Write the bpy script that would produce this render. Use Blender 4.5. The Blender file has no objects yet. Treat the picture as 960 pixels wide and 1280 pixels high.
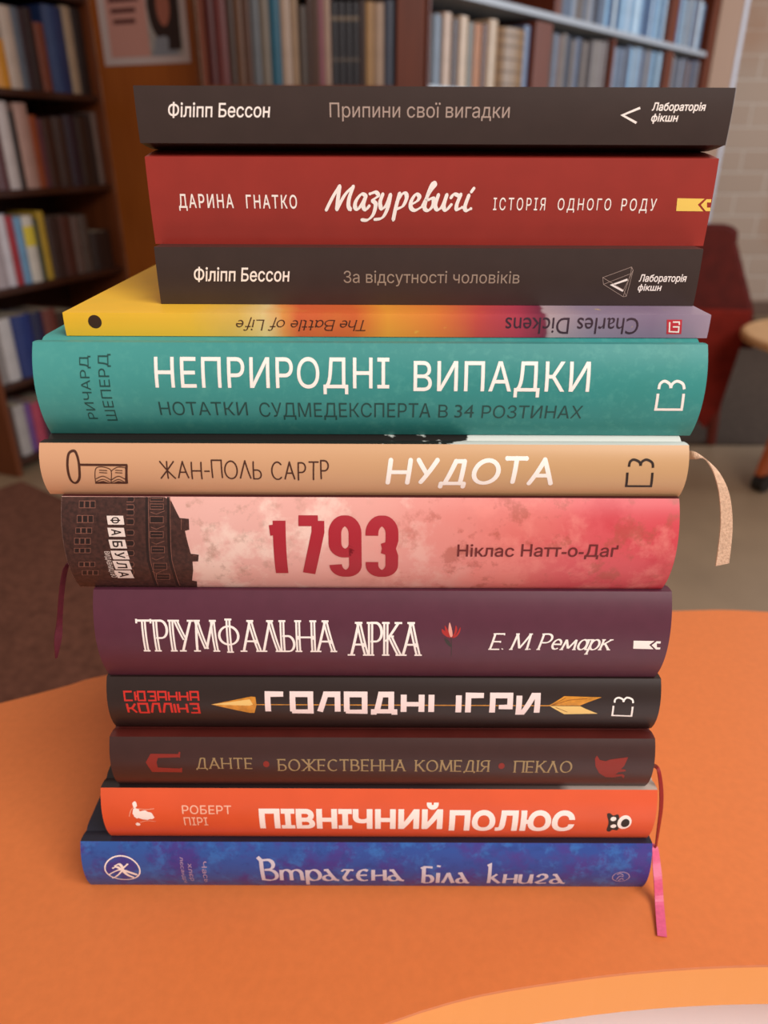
import bpy, bmesh, math, random
from mathutils import Vector, Matrix
from mathutils.geometry import delaunay_2d_cdt
random.seed(7)
S = bpy.context.scene
COL = S.collection
PI = math.pi
def lin(h):
    h = h.lstrip('#'); o = []
    for i in (0, 2, 4):
        c = int(h[i:i+2], 16)/255
        o.append(c/12.92 if c <= .04045 else ((c+.055)/1.055)**2.4)
    return tuple(o)+(1.,)

# ------------------------------------------------------------------ camera, world, lights, exposure
TABLE = .72
CAM_Z = 1.01155
PITCH = math.atan((640-183)/930)
cd = bpy.data.cameras.new('camera'); cam = bpy.data.objects.new('camera', cd); COL.objects.link(cam)
cam.location = (0, 0, CAM_Z)
cam.rotation_euler = (PI/2-PITCH, 0, 0)
cam.rotation_euler.rotate_axis('Z', math.radians(.22))
cd.sensor_fit = 'AUTO'; cd.sensor_width = 36; cd.lens = 930/1280*36
cd.clip_start = .02
cd.dof.use_dof = True; cd.dof.focus_distance = .27; cd.dof.aperture_fstop = 9.5
S.camera = cam
S.view_settings.view_transform = 'Standard'; S.view_settings.look = 'None'
S.view_settings.gamma = 1; S.view_settings.use_curve_mapping = False
S.view_settings.exposure = 0.04
w = bpy.data.worlds.new('room'); S.world = w; w.use_nodes = True
bgn = w.node_tree.nodes['Background']; bgn.inputs[0].default_value = (1, .80, .70, 1); bgn.inputs[1].default_value = .42
def area(name, loc, target, sx, sy, power, col):
    l = bpy.data.lights.new(name, 'AREA'); l.shape = 'RECTANGLE'; l.size = sx; l.size_y = sy
    l.energy = power; l.color = col
    o = bpy.data.objects.new(name, l); COL.objects.link(o); o.location = loc
    o.rotation_euler = (Vector(target)-Vector(loc)).to_track_quat('-Z', 'Y').to_euler()
    return o
area('daylight_window', (3.3, 2.6, 1.7), (.6, 2.9, .9), 2.2, 1.6, 70, (.78, .9, 1))
area('added_key_behind', (1.1, -.95, 2.55), (0, .2, .82), 1.5, 1.2, 58, (1, .94, .9))  # added key light for the spines, no window known behind the camera

# ------------------------------------------------------------------ materials
MATS = {}
def mat(name, col, rough=.6, spec=.4, var=0, scale=30, metal=0, coat=0, bump=0):
    """plain procedural surface: base colour broken up by a little noise"""
    if name in MATS: return MATS[name]
    m = bpy.data.materials.new(name); m.use_nodes = True; nt = m.node_tree
    b = nt.nodes['Principled BSDF']
    c = lin(col) if isinstance(col, str) else col
    b.inputs['Base Color'].default_value = c
    b.inputs['Roughness'].default_value = rough; b.inputs['Metallic'].default_value = metal
    b.inputs['Specular IOR Level'].default_value = spec
    b.inputs['Coat Weight'].default_value = coat
    if var or bump:
        tc = nt.nodes.new('ShaderNodeTexCoord'); n = nt.nodes.new('ShaderNodeTexNoise')
        n.inputs['Scale'].default_value = scale; n.inputs['Detail'].default_value = 5
        nt.links.new(tc.outputs['Object'], n.inputs['Vector'])
        if var:
            r = nt.nodes.new('ShaderNodeValToRGB')
            r.color_ramp.elements[0].position = .3; r.color_ramp.elements[1].position = .7
            r.color_ramp.elements[0].color = tuple(x*(1-var) for x in c[:3])+(1,)
            r.color_ramp.elements[1].color = tuple(min(1, x*(1+var)) for x in c[:3])+(1,)
            nt.links.new(n.outputs['Fac'], r.inputs[0]); nt.links.new(r.outputs[0], b.inputs['Base Color'])
        if bump:
            bp = nt.nodes.new('ShaderNodeBump'); bp.inputs['Strength'].default_value = bump; bp.inputs['Distance'].default_value = .001
            nt.links.new(n.outputs['Fac'], bp.inputs['Height']); nt.links.new(bp.outputs[0], b.inputs['Normal'])
    MATS[name] = m
    return m

def wood(name, c0, c1, rough=.45, scale=(3, 3, .35), spec=.4):
    if name in MATS: return MATS[name]
    m = bpy.data.materials.new(name); m.use_nodes = True; nt = m.node_tree; b = nt.nodes['Principled BSDF']
    tc = nt.nodes.new('ShaderNodeTexCoord'); mp = nt.nodes.new('ShaderNodeMapping'); mp.inputs['Scale'].default_value = scale
    n = nt.nodes.new('ShaderNodeTexNoise'); n.inputs['Scale'].default_value = 12; n.inputs['Detail'].default_value = 6; n.inputs['Distortion'].default_value = .6
    r = nt.nodes.new('ShaderNodeValToRGB'); r.color_ramp.elements[0].position = .3; r.color_ramp.elements[1].position = .7
    r.color_ramp.elements[0].color = lin(c0); r.color_ramp.elements[1].color = lin(c1)
    nt.links.new(tc.outputs['Object'], mp.inputs[0]); nt.links.new(mp.outputs[0], n.inputs['Vector'])
    nt.links.new(n.outputs['Fac'], r.inputs[0]); nt.links.new(r.outputs[0], b.inputs['Base Color'])
    b.inputs['Roughness'].default_value = rough; b.inputs['Specular IOR Level'].default_value = spec
    MATS[name] = m
    return m

def ramp_mat(name, axis_stops, noise_amp=.02, noise_scale=25, rough=.4, spots=None, coat=0):
    """printed art running along the spine: colour stops in metres along x, wobbled by noise"""
    m = bpy.data.materials.new(name); m.use_nodes = True; nt = m.node_tree; b = nt.nodes['Principled BSDF']; L = nt.links
    tc = nt.nodes.new('ShaderNodeTexCoord'); sp = nt.nodes.new('ShaderNodeSeparateXYZ'); L.new(tc.outputs['Object'], sp.inputs[0])
    n = nt.nodes.new('ShaderNodeTexNoise'); n.inputs['Scale'].default_value = noise_scale; n.inputs['Detail'].default_value = 6
    L.new(tc.outputs['Object'], n.inputs['Vector'])
    x0 = axis_stops[0][0]; x1 = axis_stops[-1][0]
    a = nt.nodes.new('ShaderNodeMath'); a.operation = 'MULTIPLY_ADD'; a.inputs[1].default_value = noise_amp*2; a.inputs[2].default_value = -noise_amp
    L.new(n.outputs['Fac'], a.inputs[0])
    s = nt.nodes.new('ShaderNodeMath'); L.new(sp.outputs[0], s.inputs[0]); L.new(a.outputs[0], s.inputs[1])
    mr = nt.nodes.new('ShaderNodeMapRange'); mr.inputs[1].default_value = x0; mr.inputs[2].default_value = x1
    L.new(s.outputs[0], mr.inputs[0])
    r = nt.nodes.new('ShaderNodeValToRGB'); L.new(mr.outputs[0], r.inputs[0])
    els = r.color_ramp.elements
    for i, (x, c) in enumerate(axis_stops):
        pos = (x-x0)/(x1-x0)
        e = els[i] if i < 2 else els.new(pos)
        e.position = pos; e.color = lin(c)
    # re-sort safe: set again by order
    for e, (x, c) in zip(sorted(els, key=lambda q: q.position), axis_stops): e.color = lin(c)
    out = r.outputs[0]
    for k, (c, scale, lo, hi, amt, xa, xb) in enumerate(spots or []):
        n2 = nt.nodes.new('ShaderNodeTexNoise'); n2.inputs['Scale'].default_value = scale; n2.inputs['Detail'].default_value = 8; n2.inputs['Roughness'].default_value = .65
        mp = nt.nodes.new('ShaderNodeMapping'); mp.inputs['Location'].default_value = (k*3.1, k, 0); L.new(tc.outputs['Object'], mp.inputs[0]); L.new(mp.outputs[0], n2.inputs['Vector'])
        q = nt.nodes.new('ShaderNodeMapRange'); q.inputs[1].default_value = lo; q.inputs[2].default_value = hi; q.inputs[4].default_value = amt; L.new(n2.outputs['Fac'], q.inputs[0])
        g = nt.nodes.new('ShaderNodeMapRange'); g.inputs[1].default_value = xa; g.inputs[2].default_value = xb; L.new(sp.outputs[0], g.inputs[0])
        mu = nt.nodes.new('ShaderNodeMath'); mu.operation = 'MULTIPLY'; L.new(q.outputs[0], mu.inputs[0]); L.new(g.outputs[0], mu.inputs[1])
        mx = nt.nodes.new('ShaderNodeMix'); mx.data_type = 'RGBA'; mx.inputs['B'].default_value = lin(c)
        L.new(mu.outputs[0], mx.inputs['Factor']); L.new(out, mx.inputs['A']); out = mx.outputs['Result']
    L.new(out, b.inputs['Base Color']); b.inputs['Roughness'].default_value = rough; b.inputs['Coat Weight'].default_value = coat
    MATS[name] = m
    return m

def paper_mat(name, col):
    m = bpy.data.materials.new(name); m.use_nodes = True; nt = m.node_tree; b = nt.nodes['Principled BSDF']
    tc = nt.nodes.new('ShaderNodeTexCoord'); mp = nt.nodes.new('ShaderNodeMapping'); mp.inputs['Scale'].default_value = (2, 2, 900)
    n = nt.nodes.new('ShaderNodeTexNoise'); n.inputs['Scale'].default_value = 1; n.inputs['Detail'].default_value = 3
    r = nt.nodes.new('ShaderNodeValToRGB'); c = lin(col)
    r.color_ramp.elements[0].color = tuple(x*.7 for x in c[:3])+(1,); r.color_ramp.elements[1].color = c
    nt.links.new(tc.outputs['Object'], mp.inputs[0]); nt.links.new(mp.outputs[0], n.inputs['Vector'])
    nt.links.new(n.outputs['Fac'], r.inputs[0]); nt.links.new(r.outputs[0], b.inputs['Base Color']); b.inputs['Roughness'].default_value = .9
    return m

# ------------------------------------------------------------------ object helpers
def link(name, bm, mats, parent=None, smooth=False):
    me = bpy.data.meshes.new(name); bm.normal_update(); bm.to_mesh(me); bm.free()
    for m in (mats if isinstance(mats, (list, tuple)) else [mats]): me.materials.append(m)
    if smooth:
        for p in me.polygons: p.use_smooth = True
    o = bpy.data.objects.new(name, me); COL.objects.link(o)
    if parent: o.parent = parent
    return o
def thing(name, label, cat, loc=(0, 0, 0), rz=0, group=None):
    o = bpy.data.objects.new(name, None); COL.objects.link(o); o.empty_display_size = .05
    o.location = loc; o.rotation_euler = (0, 0, rz)
    return tag(o, label, cat, group)
def tag(o, label, cat, group=None):
    o['label'] = label; o['category'] = cat
    if group: o['group'] = group
    return o
def struct(o):
    o['kind'] = 'structure'; return o
def box(bm, x0, x1, y0, y1, z0, z1, mi=0):
    v = [bm.verts.new(p) for p in ((x0,y0,z0),(x1,y0,z0),(x1,y1,z0),(x0,y1,z0),(x0,y0,z1),(x1,y0,z1),(x1,y1,z1),(x0,y1,z1))]
    for f in ((0,3,2,1),(4,5,6,7),(0,1,5,4),(1,2,6,5),(2,3,7,6),(3,0,4,7)):
        bm.faces.new([v[i] for i in f]).material_index = mi
    return bm
def bevel(bm, r, seg=2):
    bmesh.ops.bevel(bm, geom=list(bm.edges), offset=r, segments=seg, affect='EDGES', profile=.5, clamp_overlap=True)
    return bm
def bbox(x0, x1, y0, y1, z0, z1, r=.003):
    return bevel(box(bmesh.new(), x0, x1, y0, y1, z0, z1), r)
def prism(bm, pts, z0, z1):
    a = [bm.verts.new((x, y, z0)) for x, y in pts]; b = [bm.verts.new((x, y, z1)) for x, y in pts]
    n = len(pts)
    bm.faces.new(a[::-1]); bm.faces.new(b)
    for i in range(n): bm.faces.new((a[i], a[(i+1) % n], b[(i+1) % n], b[i]))
    return bm
def catmull(P, n=8, closed=False):
    out = []; N = len(P); P = [tuple(p) for p in P]; rng = N if closed else N-1
    for i in range(rng):
        p0 = P[(i-1) % N] if closed or i > 0 else P[0]; p1 = P[i]; p2 = P[(i+1) % N]
        p3 = P[(i+2) % N] if closed or i+2 < N else P[-1]
        for k in range(n):
            t = k/n
            out.append(tuple(.5*(2*b+(c-a)*t+(2*a-5*b+4*c-d)*t*t+(3*b-a-3*c+d)*t**3) for a, b, c, d in zip(p0, p1, p2, p3)))
    if not closed: out.append(P[-1])
    return out
def lathe(bm, prof, cx=0, cy=0, n=24):
    rings = [[bm.verts.new((cx+r*math.cos(2*PI*k/n), cy+r*math.sin(2*PI*k/n), z)) for k in range(n)] for r, z in prof]
    for a, b in zip(rings, rings[1:]):
        for k in range(n): bm.faces.new((a[k], a[(k+1) % n], b[(k+1) % n], b[k]))
    bm.faces.new(rings[0][::-1]); bm.faces.new(rings[-1])
    return bm
def tube(bm, P, r, n=10):
    rings = []
    for i, p in enumerate(P):
        p = Vector(p); d = (Vector(P[min(i+1, len(P)-1)])-Vector(P[max(i-1, 0)])).normalized()
        a = d.cross(Vector((0, 0, 1)) if abs(d.z) < .9 else Vector((0, 1, 0))).normalized(); b = d.cross(a)
        rr = r[i] if isinstance(r, (list, tuple)) else r
        rings.append([bm.verts.new(p+rr*(math.cos(2*PI*k/n)*a+math.sin(2*PI*k/n)*b)) for k in range(n)])
    for a, b in zip(rings, rings[1:]):
        for k in range(n): bm.faces.new((a[k], a[(k+1) % n], b[(k+1) % n], b[k]))
    bm.faces.new(rings[0][::-1]); bm.faces.new(rings[-1])
    bmesh.ops.recalc_face_normals(bm, faces=list(bm.faces))
    return bm

# ------------------------------------------------------------------ lettering: stroke skeletons for the display faces
def arc(cx, cy, rx, ry, a0, a1, n=14):
    return [(cx+rx*math.cos(math.radians(a0+(a1-a0)*i/n)), cy+ry*math.sin(math.radians(a0+(a1-a0)*i/n))) for i in range(n+1)]
def ell(cx, cy, rx, ry): return arc(cx, cy, rx, ry, 0, 360, 24)
CAPS = {
 'А': (.72, [[(0,0),(.36,1)],[(.36,1),(.72,0)],[(.13,.36),(.59,.36)]]),
 'Б': (.56, [[(0,0),(0,1)],[(0,1),(.5,1)],[(0,.56)]+arc(.28,.28,.28,.28,90,-90)+[(0,0)]]),
 'В': (.58, [[(0,0),(0,1)],[(0,1)]+arc(.26,.77,.24,.23,90,-90)+[(0,.54)],[(0,.54)]+arc(.3,.27,.28,.27,90,-90)+[(0,0)]]),
 'Г': (.5, [[(0,0),(0,1)],[(0,1),(.5,1)]]),
 'Д': (.76, [[(-.02,-.18),(-.02,0)],[(-.02,0),(.78,0)],[(.78,0),(.78,-.18)],[(.1,0),(.34,1)],[(.34,1),(.64,1)],[(.64,1),(.64,0)]]),
 'Е': (.52, [[(0,0),(0,1)],[(0,1),(.5,1)],[(0,.52),(.42,.52)],[(0,0),(.52,0)]]),
 'Ж': (1.0, [[(.5,0),(.5,1)],[(0.03,1),(.5,.5)],[(0,0),(.5,.5)],[(.97,1),(.5,.5)],[(1,0),(.5,.5)]]),
 'З': (.52, [arc(.25,.77,.24,.23,150,-90)+arc(.25,.27,.28,.27,90,-150)]),
 'И': (.68, [[(0,0),(0,1)],[(0,0),(.68,1)],[(.68,0),(.68,1)]]),
 'І': (.04, [[(.02,0),(.02,1)]]),
 'К': (.62, [[(0,0),(0,1)],[(0,.46),(.58,1)],[(.2,.62),(.64,0)]]),
 'Л': (.7, [[(0,0),(.34,1)],[(.34,1),(.7,0)]]),
 'М': (.88, [[(0,0),(.08,1)],[(.08,1),(.44,.08)],[(.44,.08),(.8,1)],[(.8,1),(.88,0)]]),
 'Н': (.68, [[(0,0),(0,1)],[(.68,0),(.68,1)],[(0,.5),(.68,.5)]]),
 'О': (.82, [ell(.41,.5,.41,.5)]),
 'П': (.66, [[(0,0),(0,1)],[(0,1),(.66,1)],[(.66,1),(.66,0)]]),
 'Р': (.52, [[(0,0),(0,1)],[(0,1)]+arc(.24,.73,.28,.27,90,-90)+[(0,.46)]]),
 'С': (.68, [arc(.4,.5,.4,.5,48,312,20)]),
 'Т': (.64, [[(.32,0),(.32,1)],[(0,1),(.64,1)]]),
 'У': (.66, [[(0,1),(.36,.4)],[(.66,1),(.2,0)]]),
 'Ф': (.86, [[(.43,-.04),(.43,1.04)],ell(.43,.54,.43,.3)]),
 'Ь': (.52, [[(0,0),(0,1)],[(0,.54)]+arc(.25,.27,.27,.27,90,-90)+[(0,0)]]),
 'Я': (.56, [[(.56,0),(.56,1)],[(.56,1)]+arc(.28,.74,.28,.26,90,270)+[(.56,.48)],[(.32,.48),(0,0)]]),
 '-': (.3, [[(0,.45),(.3,.45)]]), '.': (.04, [[(.0,0),(.02,.05)]]), '•': (.2, []),
}
TECH = {
 'Г': (.72, [[(0,0),(0,1),(.72,1)]]), 'О': (.82, [[(0,0),(0,1),(.82,1),(.82,0),(-.05,0)]]),
 'Л': (.82, [[(0,0),(.28,1),(.82,1),(.82,0)]]), 'Д': (.95, [[(.14,.05),(.32,1),(.8,1),(.8,.05)],[(0,-.2),(0,.03),(.95,.03),(.95,-.2)]]),
 'Н': (.82, [[(0,0),(0,1)],[(.82,0),(.82,1)],[(0,.48),(.82,.48)]]), 'І': (.06, [[(.03,0),(.03,1)]]),
 'Р': (.82, [[(0,0),(0,1),(.82,1),(.82,.36),(.3,.36)]]), 'И': (.86, [[(0,1),(0,0),(.2,0),(.66,1),(.86,1),(.86,0)]]),
 'С': (.8, [[(.8,1),(0,1),(0,0),(.8,0)]]), 'Ю': (1.0, [[(0,0),(0,1)],[(0,.5),(.3,.5)],[(.3,0),(.3,1),(1,1),(1,0),(.26,0)]]),
 'З': (.8, [[(0,1),(.8,1),(.8,0),(0,0)],[(.25,.5),(.8,.5)]]), 'А': (.8, [[(0,0),(0,1),(.8,1),(.8,0)],[(0,.4),(.8,.4)]]),
 'К': (.78, [[(0,0),(0,1)],[(0,.5),(.4,.5),(.78,1)],[(.4,.5),(.78,0)]]),
}
LOW = {
 'T': (.62, [[(.31,0),(.31,1)],[(0,1),(.62,1)]]), 'B': CAPS['В'], 'L': (.5, [[(0,0),(0,1)],[(0,0),(.5,0)]]), 'Е': CAPS['Е'], 'М': CAPS['М'], 'Р': CAPS['Р'], '.': CAPS['.'],
 'h': (.44, [[(0,0),(0,1)],arc(.22,.42,.22,.24,165,0)+[(.44,0)]]),
 'e': (.44, [[(.02,.36),(.43,.36)]+arc(.23,.35,.21,.32,0,310)]), 'е': (.46, [[(.02,.36),(.45,.36)]+arc(.24,.35,.22,.32,0,310)]),
 'a': (.46, [ell(.22,.33,.22,.33),[(.44,.66),(.44,.06),(.5,0)]]), 'а': (.5, [ell(.22,.33,.22,.33),[(.46,.66),(.46,.06),(.54,0)]]),
 't': (.3, [[(.14,.95),(.14,.08),(.3,0)],[(0,.66),(.3,.66)]]), 'l': (.08, [[(.02,1.05),(.02,0)]]),
 'o': (.48, [ell(.24,.33,.24,.33)]), 'f': (.34, [[(.02,-.28),(.12,.85)]+arc(.25,.85,.13,.17,180,30),[(-.05,.64),(.28,.64)]]),
 'i': (.08, [[(.02,.66),(.02,0)],[(.04,.9),(.04,.97)]]),
 'м': (.7, [[(0,0),(.08,.66)],[(.08,.66),(.34,.08)],[(.34,.08),(.62,.66)],[(.62,.66),(.7,0)]]),
 'р': (.48, [[(0,-.32),(0,.66)],ell(.24,.33,.23,.33)]),
 'к': (.46, [[(0,0),(0,.66)],[(0,.3),(.42,.66)],[(.14,.42),(.48,0)]]),
}
DIG = {
 '1': (.26, [[(.26,0),(.26,1)],[(.26,.86),(.0,.84)]]), '7': (.46, [[(0,1),(.46,1)],[(.46,1),(.46,.82),(.2,0)]]),
 '9': (.44, [[(0,.2)]+arc(.22,.2,.22,.2,180,360)+[(.44,.8)]+arc(.22,.8,.22,.2,0,180)+[(0,.64)]+arc(.22,.62,.22,.18,180,360)]),
 '3': (.44, [[(0,.76),(0,.8)]+arc(.22,.8,.22,.2,180,0)+[(.44,.68),(.4,.56),(.22,.53)],[(.22,.53),(.4,.5),(.44,.38),(.44,.2)]+arc(.22,.2,.22,.2,0,-180)+[(0,.26)]]),
}
UNC = {
 'В': (.72, [[(-.06,1.1),(.08,.98),(.12,0)],[(.08,.98)]+arc(.34,.8,.24,.2,100,-90)+[(.2,.58)],[(.2,.58)]+arc(.38,.29,.32,.29,90,-110)+[(.06,.05)]]),
 'т': (.92, [[(0,0),(.02,.58)],[(.02,.42)]+arc(.22,.38,.2,.2,170,0)+[(.42,0)],[(.42,.42)]+arc(.64,.38,.22,.2,170,0)+[(.88,0)]]),
 'р': (.54, [[(0,-.36),(.02,.58)],ell(.29,.29,.26,.29)]),
 'а': (.6, [[(.02,.58),(.16,.58),(.5,.04),(.64,0)],ell(.2,.16,.2,.16)]),
 'ч': (.52, [[(0,.52),(.1,.6),(.5,.58)],[(.3,.58),(.12,.26)]+arc(.28,.2,.18,.2,170,330)]),
 'е': (.46, [arc(.26,.3,.26,.3,55,305),[(.02,.32),(.38,.34)]]),
 'н': (.52, [[(.02,0),(.02,.6)],[(.02,.3),(.5,.34)],[(.5,.6),(.52,0)]]),
 'Б': (.58, [[(-.08,.8),(.1,.86),(.52,.84)],[(.08,.84),(.08,0)],[(.08,.46)]+arc(.32,.23,.22,.23,90,-90)+[(.08,0)]]),
 'і': (.1, [[(.04,0),(.04,.6)],[(.04,.86),(.06,.93)]]),
 'л': (.54, [[(0,0),(.22,.56),(.28,.56),(.54,0)]]),
 'к': (.54, [[(-.08,1.02),(.04,1.06),(.06,0)],[(.06,.3),(.38,.6)],[(.16,.4),(.54,0)]]),
 'и': (.56, [[(0,.6),(.0,.18)]+arc(.22,.18,.22,.18,180,350)+[(.48,.6)],[(.48,.6),(.5,.06),(.58,0)]]),
 'г': (.46, [[(.02,.44)]+arc(.22,.45,.19,.15,160,-50)+[(.02,.08),(.12,.0),(.46,.03)]]),
}
def layout(text, glyphs, track=.16, space=.45, shear=0, jitter=0):
    x = 0; out = []; rng = random.Random(3)
    for ch in text:
        if ch == ' ': x += space; continue
        wd, st = glyphs[ch]
        jy = rng.uniform(-jitter, jitter); jr = rng.uniform(-jitter, jitter); js = 1+rng.uniform(-jitter, jitter)
        out.append((ch, [[(x+(px*js)+(py+jy)*(shear+jr), py*js+jy) for px, py in s] for s in st]))
        x += wd+track
    return out

def ribbon2d(bm, P, wfun, closed=False):
    """flat stroke along a 2-D path; wfun(dx, dy, t) gives the width"""
    Q = [tuple(P[0])]
    for p in P[1:]:
        if (p[0]-Q[-1][0])**2+(p[1]-Q[-1][1])**2 > 1e-8: Q.append(tuple(p))
    P = Q; n = len(P)
    if n < 2: return
    if (P[0][0]-P[-1][0])**2+(P[0][1]-P[-1][1])**2 < 1e-9 and n > 3: closed = True; P = P[:-1]; n -= 1
    left = []; right = []
    for i in range(n):
        a = P[(i-1) % n] if closed or i else P[0]; b = P[(i+1) % n] if closed or i < n-1 else P[-1]; c = P[i]
        d1 = Vector((c[0]-a[0], c[1]-a[1])); d2 = Vector((b[0]-c[0], b[1]-c[1]))
        if d1.length < 1e-9: d1 = d2
        if d2.length < 1e-9: d2 = d1
        if d1.length < 1e-9: return
        d1.normalize(); d2.normalize()
        t = d1+d2
        if t.length < .2: t = d2.copy()
        t.normalize(); nx, ny = -t.y, t.x
        k = 1/max(.5, t.dot(d2)); wd = wfun(t.x, t.y, i/(n-1 if n > 1 else 1))/2*k
        left.append(bm.verts.new((c[0]+nx*wd, 0, c[1]+ny*wd))); right.append(bm.verts.new((c[0]-nx*wd, 0, c[1]-ny*wd)))
    m = n if closed else n-1
    for i in range(m):
        j = (i+1) % n
        try: bm.faces.new((right[i], right[j], left[j], left[i]))
        except ValueError: pass
def disc2d(bm, x, y, rx, ry=None, n=16):
    ry = ry or rx
    bm.faces.new([bm.verts.new((x+rx*math.cos(2*PI*k/n), 0, y+ry*math.sin(2*PI*k/n))) for k in range(n)])
def poly2d(bm, P):
    vs = [bm.verts.new((x, 0, y)) for x, y in P]
    es = [bm.edges.new((vs[i], vs[(i+1) % len(vs)])) for i in range(len(vs))]
    bmesh.ops.triangle_fill(bm, use_beauty=True, use_dissolve=False, edges=es)

def stroke_text(text, bb, glyphs=CAPS, weight=.1, thin=None, nib=25, serif=0, inline=0, rounded=False, **lay):
    """skeleton letters fitted to the box bb (mm); weight/thin relative to the letter height"""
    L = layout(text, glyphs, **lay)
    xs = [p[0] for c, ss in L for s in ss for p in s]; ys = [p[1] for c, ss in L for s in ss for p in s]
    x0, x1, y0, y1 = min(xs), max(xs), min(ys), max(ys)
    u0, v0, u1, v1 = bb
    sy = (v1-v0)/(y1-y0+weight*.5); W = weight*sy; TH = (thin if thin is not None else weight)*sy
    sx = (u1-u0-W)/(x1-x0)
    def M(p): return (u0+W/2+(p[0]-x0)*sx, v0+TH/2+(p[1]-y0)*sy)
    nb = math.radians(nib)
    def wf(dx, dy, t):
        return TH+(W-TH)*abs(math.sin(math.atan2(dy, dx)-nb))
    bm = bmesh.new()
    for ch, ss in L:
        ends = {}
        for s in ss:
            for e in (s[0], s[-1]):
                k = (round(e[0], 3), round(e[1], 3)); ends[k] = ends.get(k, 0)+1
        for s in ss:
            P = [M(p) for p in s]
            straight = len(P) == 2
            dx, dy = P[-1][0]-P[0][0], P[-1][1]-P[0][1]
            if inline and straight and abs(dy) > abs(dx)*.8 and dx*dy <= 1e-6:
                g = inline*sy
                for q in (-g, g): ribbon2d(bm, [(x+q, y) for x, y in P], lambda a, b, t: TH)
            else: ribbon2d(bm, P, wf)
            if rounded:
                for p in (P[0], P[-1]): disc2d(bm, p[0], p[1], W*.5)
            if serif and ch not in 'ДС.':
                for e, q in ((s[0], P[0]), (s[-1], P[-1])):
                    if ends[(round(e[0], 3), round(e[1], 3))] > 1 and not (abs(e[1]) < .02 or e[1] > .98): continue
                    if len(P) > 3 : continue
                    if abs(dy) > abs(dx)*.6 and (e[1] < .03 or e[1] > .6):
                        ribbon2d(bm, [(q[0]-serif*sy, q[1]), (q[0]+serif*sy, q[1])], lambda a, b, t: TH)
                    elif abs(dx) > abs(dy) and ends[(round(e[0], 3), round(e[1], 3))] == 1 and e[1] > .3:
                        ribbon2d(bm, [(q[0], q[1]-serif*sy*.8), (q[0], q[1]+serif*sy*.5)], lambda a, b, t: TH)
    return bm
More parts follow.
